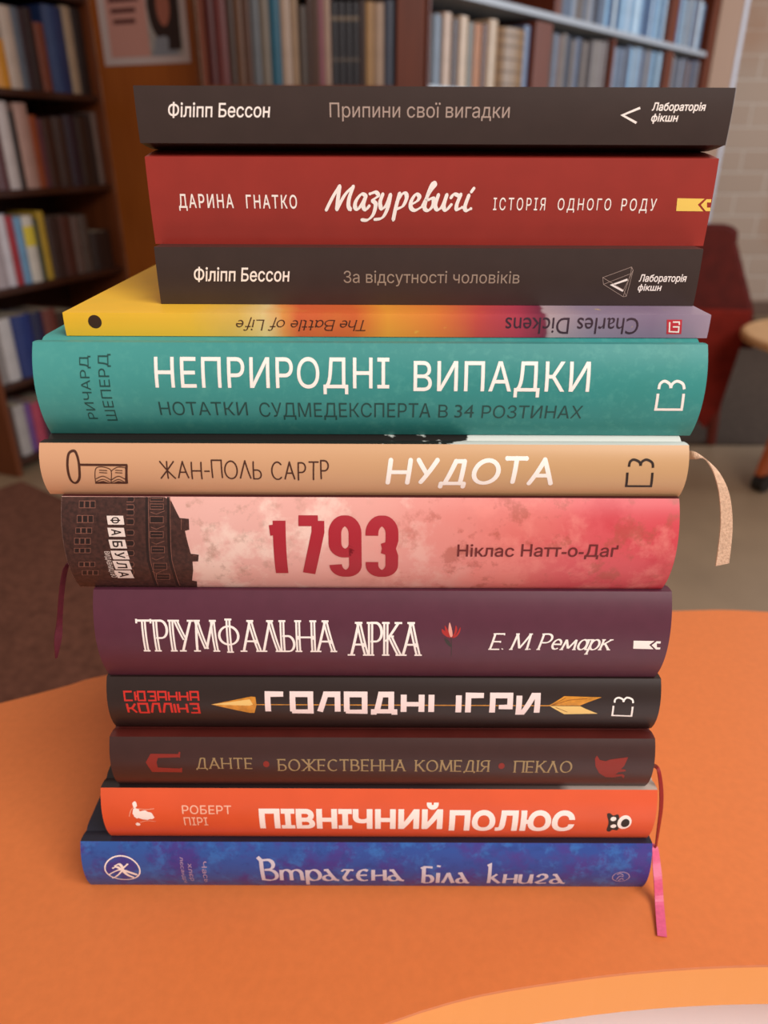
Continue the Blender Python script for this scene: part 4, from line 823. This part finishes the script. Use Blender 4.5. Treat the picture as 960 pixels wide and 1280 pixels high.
win = [[(-101.06, 35.43), (-99.71, 35.43), (-99.64, 33.73), (-100.99, 33.73)], [(-99.13, 35.43), (-97.77, 35.43), (-97.71, 33.73), (-99.06, 33.73)], [(-97.2, 35.43), (-95.84, 35.43), (-95.78, 33.73), (-97.13, 33.73)], [(-101.68, 30.98), (-100.33, 30.98), (-100.39, 29.09), (-101.75, 29.09)], [(-99.75, 30.98), (-98.4, 30.98), (-98.46, 29.09), (-99.81, 29.09)], [(-97.82, 30.98), (-96.47, 30.98), (-96.53, 29.09), (-97.88, 29.09)], [(-102.35, 26.85), (-101.0, 26.85), (-101.13, 25.4), (-102.48, 25.4)], [(-100.42, 26.85), (-99.07, 26.85), (-99.19, 25.4), (-100.55, 25.4)], [(-98.49, 26.85), (-97.13, 26.85), (-97.25, 25.4), (-98.61, 25.4)], [(-103.19, 23.19), (-101.84, 23.19), (-102.07, 21.45), (-103.43, 21.45)], [(-101.25, 23.19), (-99.9, 23.19), (-100.13, 21.45), (-101.49, 21.45)], [(-99.31, 23.19), (-97.96, 23.19), (-98.18, 21.45), (-99.54, 21.45)], [(-103.76, 19.39), (-102.4, 19.39), (-102.63, 18.06), (-104.0, 18.06)], [(-101.81, 19.39), (-100.45, 19.39), (-100.68, 18.06), (-102.05, 18.06)], [(-99.86, 19.39), (-98.49, 19.39), (-98.72, 18.06), (-100.09, 18.06)], [(-103.31, 13.58), (-101.93, 13.58), (-102.3, 12.04), (-103.69, 12.04)], [(-101.33, 13.58), (-99.95, 13.58), (-100.32, 12.04), (-101.71, 12.04)], [(-99.36, 13.58), (-97.98, 13.58), (-98.34, 12.04), (-99.73, 12.04)], [(-103.15, 9.61), (-101.76, 9.61), (-102.27, 7.88), (-103.67, 7.88)], [(-101.16, 9.61), (-99.77, 9.61), (-100.26, 7.88), (-101.67, 7.88)], [(-99.17, 9.61), (-97.78, 9.61), (-98.26, 7.88), (-99.66, 7.88)], [(-84.45, 36.79), (-82.31, 36.79), (-82.24, 35.57), (-84.38, 35.57)], [(-84.33, 34.34), (-82.19, 34.34), (-82.17, 33.33), (-84.31, 33.33)], [(-84.3, 32.81), (-82.16, 32.81), (-82.16, 31.51), (-84.3, 31.51)], [(-84.34, 29.91), (-82.19, 29.91), (-82.25, 28.43), (-84.4, 28.43)], [(-84.53, 26.16), (-82.39, 26.16), (-82.49, 24.82), (-84.64, 24.82)], [(-84.89, 22.39), (-82.73, 22.39), (-82.92, 20.82), (-85.08, 20.82)], [(-85.4, 18.53), (-83.23, 18.53), (-83.47, 16.96), (-85.65, 16.96)], [(-86.27, 13.58), (-84.08, 13.58), (-84.39, 12.04), (-86.59, 12.04)], [(-87.04, 10.03), (-84.84, 10.03), (-85.29, 8.15), (-87.51, 8.15)], [(-76.49, 37.07), (-72.16, 36.83), (-72.11, 35.82), (-76.45, 35.82)], [(-76.4, 34.59), (-72.06, 34.39), (-72.04, 33.43), (-76.38, 33.43)], [(-76.38, 30.72), (-72.05, 30.5), (-72.08, 29.09), (-76.43, 29.09)], [(-76.61, 25.7), (-72.28, 25.46), (-72.39, 23.92), (-76.76, 23.92)], [(-76.69, 20.18), (-72.33, 19.92), (-72.55, 18.19), (-76.95, 18.19)], [(-76.93, 13.2), (-72.54, 12.89), (-72.92, 10.85), (-77.38, 10.85)], [(-76.96, 7.88), (-72.53, 7.53), (-72.99, 5.56), (-77.52, 5.56)]]
wl = [[(-101.24, 35.62), (-99.54, 35.62), (-99.46, 33.53), (-101.16, 33.53), (-101.24, 35.62)], [(-99.31, 35.62), (-97.61, 35.62), (-97.53, 33.53), (-99.23, 33.53), (-99.31, 35.62)], [(-97.38, 35.62), (-95.68, 35.62), (-95.6, 33.53), (-97.3, 33.53), (-97.38, 35.62)], [(-101.85, 31.19), (-100.15, 31.19), (-100.23, 28.87), (-101.93, 28.87), (-101.85, 31.19)], [(-99.92, 31.19), (-98.22, 31.19), (-98.3, 28.87), (-100.0, 28.87), (-99.92, 31.19)], [(-97.99, 31.19), (-96.29, 31.19), (-96.37, 28.87), (-98.07, 28.87), (-97.99, 31.19)], [(-102.51, 27.08), (-100.81, 27.08), (-100.97, 25.17), (-102.68, 25.17), (-102.51, 27.08)], [(-100.58, 27.08), (-98.87, 27.08), (-99.04, 25.17), (-100.74, 25.17), (-100.58, 27.08)], [(-98.64, 27.08), (-96.94, 27.08), (-97.1, 25.17), (-98.81, 25.17), (-98.64, 27.08)], [(-103.34, 23.44), (-101.63, 23.44), (-101.93, 21.2), (-103.64, 21.2), (-103.34, 23.44)], [(-101.4, 23.44), (-99.69, 23.44), (-99.99, 21.2), (-101.7, 21.2), (-101.4, 23.44)], [(-99.46, 23.44), (-97.75, 23.44), (-98.04, 21.2), (-99.75, 21.2), (-99.46, 23.44)], [(-103.89, 19.65), (-102.18, 19.65), (-102.51, 17.79), (-104.23, 17.79), (-103.89, 19.65)], [(-101.94, 19.65), (-100.23, 19.65), (-100.55, 17.79), (-102.27, 17.79), (-101.94, 19.65)], [(-99.99, 19.65), (-98.28, 19.65), (-98.6, 17.79), (-100.32, 17.79), (-99.99, 19.65)], [(-103.41, 13.88), (-101.68, 13.88), (-102.2, 11.73), (-103.95, 11.73), (-103.41, 13.88)], [(-101.44, 13.88), (-99.71, 13.88), (-100.22, 11.73), (-101.97, 11.73), (-101.44, 13.88)], [(-99.47, 13.88), (-97.74, 13.88), (-98.24, 11.73), (-99.98, 11.73), (-99.47, 13.88)], [(-103.24, 9.95), (-101.49, 9.95), (-102.2, 7.53), (-103.96, 7.53), (-103.24, 9.95)], [(-101.25, 9.95), (-99.5, 9.95), (-100.19, 7.53), (-101.95, 7.53), (-101.25, 9.95)], [(-99.26, 9.95), (-97.51, 9.95), (-98.19, 7.53), (-99.95, 7.53), (-99.26, 9.95)], [(-84.91, 37.0), (-82.47, 37.0), (-82.09, 36.18), (-82.4, 35.38), (-84.83, 35.38)], [(-84.8, 34.54), (-82.37, 34.54), (-82.0, 33.83), (-82.34, 33.12), (-84.77, 33.12)], [(-84.77, 33.02), (-82.34, 33.02), (-81.98, 32.17), (-82.34, 31.3), (-84.77, 31.3)], [(-84.79, 30.13), (-82.36, 30.13), (-82.05, 29.17), (-82.44, 28.21), (-84.87, 28.21)], [(-84.98, 26.39), (-82.54, 26.39), (-82.26, 25.49), (-82.69, 24.58), (-85.13, 24.58)], [(-85.32, 22.64), (-82.88, 22.64), (-82.64, 21.61), (-83.12, 20.56), (-85.58, 20.56)], [(-85.82, 18.8), (-83.36, 18.8), (-83.17, 17.75), (-83.69, 16.68), (-86.16, 16.68)], [(-86.68, 13.88), (-84.2, 13.88), (-84.05, 12.82), (-84.63, 11.73), (-87.13, 11.73)], [(-87.44, 10.36), (-84.94, 10.36), (-84.88, 9.1), (-85.56, 7.8), (-88.08, 7.8)], [(-76.63, 37.32), (-71.99, 37.32), (-71.98, 35.62), (-76.62, 35.62), (-76.63, 37.32)], [(-76.2, 36.42), (-72.43, 36.42)], [(-76.58, 34.79), (-71.95, 34.79), (-71.92, 33.22), (-76.55, 33.22), (-76.58, 34.79)], [(-76.1, 34.01), (-72.34, 34.01)], [(-76.55, 30.93), (-71.92, 30.93), (-71.98, 28.87), (-76.61, 28.87), (-76.55, 30.93)], [(-76.11, 29.91), (-72.35, 29.91)], [(-76.77, 25.93), (-72.13, 25.93), (-72.3, 23.68), (-76.95, 23.68), (-76.77, 25.93)], [(-76.39, 24.82), (-72.61, 24.82)], [(-76.83, 20.43), (-72.16, 20.43), (-72.47, 17.92), (-77.16, 17.92), (-76.83, 20.43)], [(-76.52, 19.19), (-72.71, 19.19)], [(-77.05, 13.5), (-72.32, 13.5), (-72.86, 10.52), (-77.63, 10.52), (-77.05, 13.5)], [(-76.85, 12.04), (-72.99, 12.04)], [(-77.05, 8.24), (-72.26, 8.24), (-72.97, 5.17), (-77.81, 5.17), (-77.05, 8.24)], [(-76.93, 6.75), (-73.01, 6.75)], [(-76.37, 32.3), (-74.35, 31.67), (-71.45, 32.71)], [(-76.33, 27.42), (-74.52, 26.74), (-71.56, 27.87)], [(-76.59, 22.08), (-74.98, 21.33), (-71.93, 22.58)], [(-77.24, 15.77), (-75.86, 14.91), (-72.69, 16.33)], [(-78.25, 9.61), (-77.1, 8.59), (-73.75, 10.28)], [(-77.27, 37.71), (-77.06, 32.3), (-77.12, 26.85), (-77.54, 20.82), (-77.96, 14.69), (-77.86, 9.19), (-78.26, 1.27)], [(-69.74, 37.71), (-69.54, 32.3), (-69.58, 26.85), (-69.95, 20.82), (-70.29, 14.69), (-70.08, 9.19), (-70.28, 1.27)], [(-69.07, 35.33), (-70.12, 36.55)], [(-65.68, 30.18), (-65.82, 26.56)], [(-62.63, 16.82), (-61.18, 16.68)]]
cor = [[(-78.14, 37.71), (-77.93, 32.3), (-77.99, 26.85), (-78.42, 20.82), (-78.85, 14.69), (-78.76, 9.19), (-79.18, 1.27)], [(-77.68, 37.71), (-77.47, 32.3), (-77.52, 26.85), (-77.95, 20.82), (-78.38, 14.69), (-78.28, 9.19), (-78.69, 1.27)], [(-70.61, 37.71), (-70.41, 32.3), (-70.45, 26.85), (-70.83, 20.82), (-71.18, 14.69), (-70.98, 9.19), (-71.2, 1.27)], [(-70.15, 37.71), (-69.94, 32.3), (-69.98, 26.85), (-70.36, 20.82), (-70.7, 14.69), (-70.5, 9.19), (-70.71, 1.27)]]
b.lay(polys(win), 'engraved_windows', bl3, .08)
b.lay(strokes(wl, .16), 'engraved_outlines', bl2, .1)
b.lay(strokes(cor, .45), 'engraved_cornice', bl3, .09)
for ch, bx in zip('ФАБУЛА', [(-91.61, 28.2, -85.88, 31.12), (-91.51, 24.03, -85.77, 27.17), (-91.51, 19.64, -85.74, 22.93), (-91.37, 15.13, -85.56, 18.72), (-91.47, 10.57, -85.61, 14.5), (-91.88, 5.93, -85.95, 10.02)]):
    x0, v0, x1, v1 = bx; sk = .35
    b.lay(polys([[(x0, v1), (x1, v1), (x1+sk, v0), (x0+sk, v0)]]), 'publisher_tile', mat('print_offwhite', 'e8d6cc', .5), .12)
    b.lay(font_text(ch, (x0+(x1-x0)*.22, v0+(v1-v0)*.14, x1-(x1-x0)*.18, v1-(v1-v0)*.14), .02, 0, -90), 'publisher_tile_letter', bl3, .16)
b.lay(font_text('ВИДАВНИЦТВО', (-93.97, 6.29, -91.7, 18.44), .0, 0, -90), 'publisher_name', MATS['print_offwhite'], .14)
crim = mat('print_crimson', 'a8202f', .5)
for ch, x0, x1 in (('1',330,360),('7',366,406),('9',411,452),('3',457,498)):
    b.lay(stroke_text(ch, (lambda a, b: {330: (-37.36, 7.18, -29.5, 30.2), 366: (-27.25, 7.18, -16.03, 30.2), 411: (-14.63, 7.18, -3.12, 30.2), 457: (-1.72, 7.18, 9.78, 30.2)}[a])(x0, x1), DIG, .215, .17, 0), 'title', crim, .12)
b.lay(font_text('Ніклас', (30.52, 16.8, 50.52, 21.77), .01), 'author_name', mat('print_maroon', '6b2222', .5), .12)
b.lay(font_text('Натт-о-Даґ', (52.94, 15.95, 86.92, 21.86), .01), 'author_name', MATS['print_maroon'], .12)
ribbon_part(b, [(-0.11337, 0.01145, 0.00534), (-0.11338, 0.00545, 0.00604), (-0.11499, 0.00445, 0.00178), (-0.11693, 0.00345, -0.0057), (-0.11962, 0.00345, -0.01656), (-0.12151, 0.00245, -0.02518), (-0.12391, 0.00245, -0.03437)],
   [(.0012,.002,0),(.0012,.002,0),(.0012,.002,0),(.0012,.002,0),(.0013,.002,0),(.0022,.002,0),(.0004,.0008,0)], mat('wine_ribbon', '5a1a2a', .5, .4, .1, 500))
# --- purple hardcover
pur = mat('purple_cover', '58293a', .42, .45, .05, 200)
b = B('h', 'plum purple hardcover with white inline title and a red tulip', -.4, 232.9, 825.6, 212.8, 39.3, 6, 148, True, pur, pur)
b.lay(stroke_text('ТРІУМФАЛЬНА', (-91.2, 15.26, -17.73, 29.59), CAPS, .075, .055, 20, .1, .042, track=.19), 'title', whitep)
b.lay(stroke_text('АРКА', (-12.17, 14.01, 13.95, 28.55), CAPS, .075, .055, 20, .1, .042, track=.19), 'title', whitep)
rr = mat('print_tulip_red', 'b02f2c', .45); rl = mat('print_tulip_light', 'e9a494', .45); gk = mat('print_stem', '3a3530', .5)
Z = lambda *p: None
b.lay(polys([catmull(z, 4, True) for z in ([(24.36, 22.77), (22.31, 24.28), (21.88, 26.15), (22.85, 25.53), (24.03, 24.28)], [(24.84, 22.55), (23.24, 25.32), (23.0, 27.55), (24.18, 25.74), (25.19, 23.64)], [(25.42, 22.55), (26.5, 24.49), (27.0, 27.55), (27.61, 25.94), (26.91, 23.64)], [(25.99, 22.55), (27.47, 24.28), (28.73, 26.95), (28.59, 24.91), (27.32, 22.99)])]), 'tulip_flower', rr)
b.lay(polys([catmull([(25.21, 22.99), (24.37, 25.74), (24.69, 28.72), (25.5, 26.55), (25.96, 23.64)], 4, True)]), 'tulip_flower', rl, .1)
b.lay(strokes([catmull([(25.41, 22.77), (25.72, 19.6), (25.89, 13.91)], 4)], .22), 'tulip_stem', gk)
b.lay(polys([catmull([(25.77, 18.41), (23.78, 20.07), (22.94, 22.33), (24.7, 21.21)], 4, True)]), 'tulip_leaf', gk)
b.lay(stroke_text('Е. М. Ремарк', (39.73, 15.05, 85.47, 24.49), LOW, .13, .07, 20, .1, track=.15, space=.3, shear=.24), 'author_name', whitep)
b.lay(polys([[(93.23, 21.66), (100.97, 21.52), (99.29, 19.78), (101.26, 17.82), (93.61, 18.01)], [(103.37, 21.35), (101.87, 21.45), (100.2, 19.67), (102.18, 17.7), (103.67, 17.7), (103.65, 18.64), (102.3, 18.72), (102.01, 20.47), (103.36, 20.43)]]), 'publisher_logo', whitep)
# --- black hardcover with a golden arrow
blk = mat('soft_black_cover', '2b1e1b', .4, .45, .05, 150)
b = B('i', 'black hardcover with a golden arrow through its pale title', .2, 231.9, 800.5, 216.2, 25.1, 4, 146, True, blk, blk)
rdp = mat('print_signal_red', 'cf2f26', .45); gold = mat('print_gold', 'd08a2c', .35, .5, .3, 300); goldl = mat('print_gold_light', 'f0c878', .35); goldd = mat('print_gold_dark', '8a4a14', .4)
b.lay(stroke_text('СЮЗАННА', (-101.6, 16.16, -71.94, 20.05), TECH, .2, .19, 0, 0, track=.3, shear=-.05), 'author_name', rdp)
b.lay(stroke_text('КОЛЛІНЗ', (-100.94, 10.29, -72.05, 15.09), TECH, .2, .19, 0, 0, track=.3, shear=-.05), 'author_name', rdp)
b.lay(strokes([[(-50.88, 14.84), (65.6, 14.84)]], .42), 'arrow_shaft', gold)
b.lay(polys([[(-67.6, 14.84), (-51.97, 18.27), (-50.1, 18.17), (-49.79, 14.73), (-50.87, 10.73), (-52.76, 10.73)]]), 'arrow_head', gold)
b.lay(polys([[(-67.6, 14.84), (-52.32, 17.18), (-51.19, 14.91), (-52.48, 14.36)]]), 'arrow_head', goldl, .1)
b.lay(polys([[(64.53, 14.91), (70.35, 18.91), (84.97, 18.53), (79.56, 16.33), (76.86, 14.98)]]), 'arrow_fletching', gold)
b.lay(polys([[(64.98, 14.69), (76.88, 14.69), (79.21, 13.4), (84.22, 11.03), (71.05, 10.64)]]), 'arrow_fletching', goldl)
b.lay(strokes([[(65.59, 14.91), (72.3, 17.35), (79.45, 18.01)], [(66.19, 15.27), (71.0, 18.33)], [(67.22, 14.17), (72.17, 11.8)]], .2), 'arrow_fletching', goldd, .1)
ph_ = mat('print_pale_pink', 'f7dfda', .4); glo = mat('print_rust', 'a8482c', .45)
for tx, bx in (('ГОЛОДНІ', (-46.5, 9.14, 19.76, 19.5)), ('ІГРИ', (28.13, 10.51, 61.18, 19.28))):
    b.lay(stroke_text(tx, bx, TECH, .3, .26, 0, 0, track=.42), 'title', ph_, .16)
b.lay(strokes([[(89.86, 14.91), (90.05, 10.06), (97.68, 9.74), (97.41, 14.54)], catmull([(90.19, 16.33), (90.3, 17.68), (91.59, 18.4), (93.3, 17.68), (93.6, 16.61)], 5), catmull([(93.6, 16.61), (93.92, 17.68), (95.02, 18.46), (96.95, 17.68), (97.46, 16.16)], 5)], .7), 'publisher_logo', whitep)
# --- dark maroon hardcover
mar = mat('maroon_cover', '3d2320', .4, .45, .06, 150); marb = mat('maroon_board', '551f1a', .35, .5, .15, 60)
b = B('j', 'dark maroon hardcover with thin gold capitals and red ornaments', -.3, 226.0, 775.0, 217.0, 25.5, 4, 146, True, mar, marb)
gt = mat('print_dull_gold', 'a0855c', .45); orn = mat('print_brick', '8a2a20', .5)
for tx, bx in (('ДАНТЕ', (-74.49, 11.8, -51.65, 17.86)), ('БОЖЕСТВЕННА', (-41.7, 11.66, 9.27, 17.4)), ('КОМЕДІЯ', (13.11, 10.63, 42.75, 17.23)), ('ПЕКЛО', (52.68, 11.2, 75.93, 17.05))):
    b.lay(stroke_text(tx, bx, CAPS, .13, .07, 25, .12, track=.26), 'title', gt)
for c in [(-46.32, 15.05), (47.62, 14.58)]:
    bm = bmesh.new(); disc2d(bm, c[0], c[1], 1.25, 1.5); b.lay(bm, 'title_bullet', orn)
b.lay(polys([[(-94.34, 15.73), (-92.2, 19.48), (-81.25, 19.39), (-80.84, 20.32), (-80.29, 20.22), (-80.59, 17.83), (-81.14, 18.03), (-89.33, 17.73), (-90.06, 15.73), (-89.79, 13.18), (-81.07, 12.68), (-80.45, 13.18), (-80.1, 12.93), (-80.41, 10.55), (-92.39, 10.69)]]), 'bracket_ornament', orn)
b.lay(polys([[(84.61, 18.17), (85.4, 19.43), (86.59, 17.61), (89.0, 17.04), (90.67, 17.8), (94.52, 18.35), (97.81, 18.81), (97.21, 16.99), (96.57, 14.82), (95.46, 13.28), (97.31, 13.05), (97.62, 12.11), (94.75, 11.57), (93.74, 10.29), (96.67, 10.49), (97.65, 9.41), (97.47, 7.64), (96.32, 9.27), (93.24, 8.25), (90.12, 8.55), (87.11, 10.94), (85.11, 14.71)]]), 'beast_ornament', orn)
ribbon_part(b, [(0.11409, 0.01099, 0.00054), (0.11326, 0.00299, 0.00718), (0.11379, -1e-05, 0.00492), (0.11541, -0.00101, -0.00299), (0.11676, -0.00101, -0.01215), (0.11798, -1e-05, -0.0227), (0.11869, -1e-05, -0.03338), (0.11967, 0.00099, -0.03956)],
   [(.0012,.0015,.001),(.0014,.0015,0),(.0016,.001,0),(.0018,.001,0),(.0018,.001,0),(.0016,.001,0),(.0012,.001,0),(.001,.001,0)], mat('crimson_ribbon', '8a1a1c', .5, .4, .1, 500))
# --- orange hardcover
ora = mat('orange_cover', 'e05a32', .4, .45, .04, 60); orb = ramp_mat('dark_photo_board', [(-.12, '231a1a'), (.02, '33282a'), (.075, '5a4c48'), (.08, 'a89a92'), (.12, 'b8a89c')], .01, 20, .35)
b = B('k', 'bright orange-red hardcover with bold white title, second from bottom', -1.6, 223.9, 747.1, 228.5, 27.9, 3.6, 150, True, ora, orb)
b.lay(font_text('РОБЕРТ', (-81.13, 16.95, -60.81, 21.14), .005), 'author_name', mat('print_peach', 'f6c4aa', .5))
b.lay(font_text('ПІРІ', (-80.87, 10.37, -71.04, 15.25), .005), 'author_name', MATS['print_peach'])
b.lay(font_text('ПІВНІЧНИЙ', (-49.55, 8.35, 26.41, 22.7), .045), 'title', whitep)
b.lay(font_text('ПОЛЮС', (29.14, 7.07, 81.16, 19.5), .045), 'title', whitep)
pch = MATS['print_peach']
def blobs(L, seed):
    rng = random.Random(seed); out = []
    for cx, cy, rx, ry in L:
        out.append([(cx+rx*(1+rng.uniform(-.16, .16))*math.cos(a), cy+ry*(1+rng.uniform(-.16, .16))*math.sin(a)) for a in [2*PI*k/14 for k in range(14)]])
    return out
cs = [(-97.14, 16.32), (-100.01, 17.15), (-100.46, 21.32), (-100.25, 10.91), (-95.54, 15.9)]
b.lay(polys(blobs([(cs[0][0],cs[0][1],3.2,2.3),(cs[1][0],cs[1][1],1.6,2.6),(cs[2][0],cs[2][1],.9,1.5),(cs[3][0],cs[3][1],1.0,1.1),(cs[4][0],cs[4][1],2.6,2.1)], 4)), 'traveller_drawing', whitep)
b.lay(strokes([catmull([(-103.2, 15.47), (-102.15, 18.74), (-100.34, 20.61)], 4), catmull([(-99.78, 19.5), (-95.86, 19.12), (-92.53, 19.5)], 4), catmull([(-99.37, 12.2), (-95.9, 13.18), (-92.65, 12.7)], 4)], .22), 'traveller_drawing', pch)
cs = [(101.77, 13.18), (102.15, 12.89), (97.36, 13.18), (96.91, 15.25), (97.54, 10.91)]
b.lay(polys([catmull([(94.01, 17.56), (95.27, 18.16), (96.72, 16.95), (99.0, 17.15), (100.01, 8.35), (97.67, 8.35), (96.64, 6.74), (95.22, 8.04), (95.2, 13.18)], 3, True)]), 'publisher_emblem', inkp)
bm = bmesh.new(); disc2d(bm, cs[0][0], cs[0][1], 2.9, 4.1, 24); b.lay(bm, 'publisher_emblem', whitep, .12)
bm = bmesh.new(); disc2d(bm, cs[1][0], cs[1][1], 1.75, 2.5, 20); b.lay(bm, 'publisher_emblem', inkp, .18)
bm = bmesh.new(); disc2d(bm, cs[3][0], cs[3][1], 1.2, 1.2, 16); disc2d(bm, cs[4][0], cs[4][1], 1.2, 1.2, 16); b.lay(bm, 'publisher_emblem', whitep, .12)
# --- blue hardcover at the bottom
blu = ramp_mat('blue_cover', [(-.125, '2a5aa6'), (0, '294f9e'), (.125, '24489a')], .05, 12, .42, [('43348a', 70, .46, .6, .85, -.3, -.2), ('3070bc', 130, .52, .64, .75, -.3, -.2), ('1f3f8a', 260, .52, .66, .6, -.3, -.2)])
blb = mat('navy_board', '20202f', .4, .45, .15, 40)
b = B('l', 'mottled royal blue hardcover at the bottom, lying on the table', -6.9, 221.0, 720.0, 242.2, 27.1, 3.2, 152, True, blu, blb)
silver = mat('print_silver', 'd3d0de', .4)
b.lay(stroke_text('Втрачена', (-47.09, 1.36, 17.0, 21.23), UNC, .13, .06, 20, 0, track=.16), 'title', silver)
b.lay(stroke_text('Біла', (22.31, 3.98, 45.35, 17.48), UNC, .13, .06, 20, 0, track=.2), 'title', silver)
b.lay(stroke_text('книга', (50.71, 3.98, 86.7, 17.9), UNC, .13, .06, 20, 0, track=.18), 'title', silver)
c = [(-104.28, 13.83)][0]
b.lay(strokes([[(c[0]+7.4*math.cos(a), c[1]+7.3*math.sin(a)) for a in [2*PI*k/40 for k in range(41)]]], .6), 'oval_emblem', whitep)
b.lay(taper_strokes([[(-110.5, 10.54), (-107.59, 12.76), (-104.66, 13.72), (-100.8, 11.76), (-98.68, 10.54)], [(-107.11, 16.02), (-105.14, 16.97), (-104.14, 14.12), (-107.21, 9.74), (-109.44, 8.03)], [(-101.73, 16.97), (-103.22, 15.4), (-104.2, 13.72), (-102.68, 10.54), (-100.45, 8.56)], [(-108.2, 14.77), (-106.27, 15.4), (-103.88, 12.76)]], 1.3, .4), 'oval_emblem', whitep, .1)
c = [(109.32, 10.06)][0]
b.lay(strokes([[(c[0]+3.6*math.cos(a), c[1]+3.4*math.sin(a)) for a in [2*PI*k/32 for k in range(33)]]], .35), 'round_emblem', mat('print_lilac', 'b9a0bc', .45))
b.lay(strokes([catmull([(107.43, 11.76), (108.68, 12.56), (110.26, 11.21)], 4), catmull([(107.7, 8.19), (108.64, 10.65), (110.41, 10.36)], 4), catmull([(108.66, 6.8), (109.59, 9.15), (110.81, 8.19)], 4)], .4), 'round_emblem', MATS['print_lilac'])
for tx, bx in (('лєсандра', (-79.73, 3.51, -78.02, 20.67)), ('хлєр', (-76.65, 5.67, -74.6, 17.48)), ('Чась', (-70.28, 4.43, -68.06, 18.52))):
    b.lay(font_text(tx, bx, 0, 0, -90), 'small_lettering', MATS['print_lilac'])
ribbon_part(b, [(0.12408, 0.00697, 0.01822), (0.12518, 0.00497, 0.01814), (0.1253, 0.00097, 0.01357), (0.12493, -0.00403, 0.00989), (0.12508, -0.00833, 0.0034), (0.12352, -0.01589, 0.0016), (0.1217, -0.02359, 0.001)],
   [(.0012,.0012,0),(.0028,.001,0),(.0036,.0008,0),(.0038,.0008,0),(.0038,.0004,0),(.0038,-.0004,0),(.0037,-.0007,0)], mat('pink_ribbon', 'd6587f', .45, .45, .1, 600))
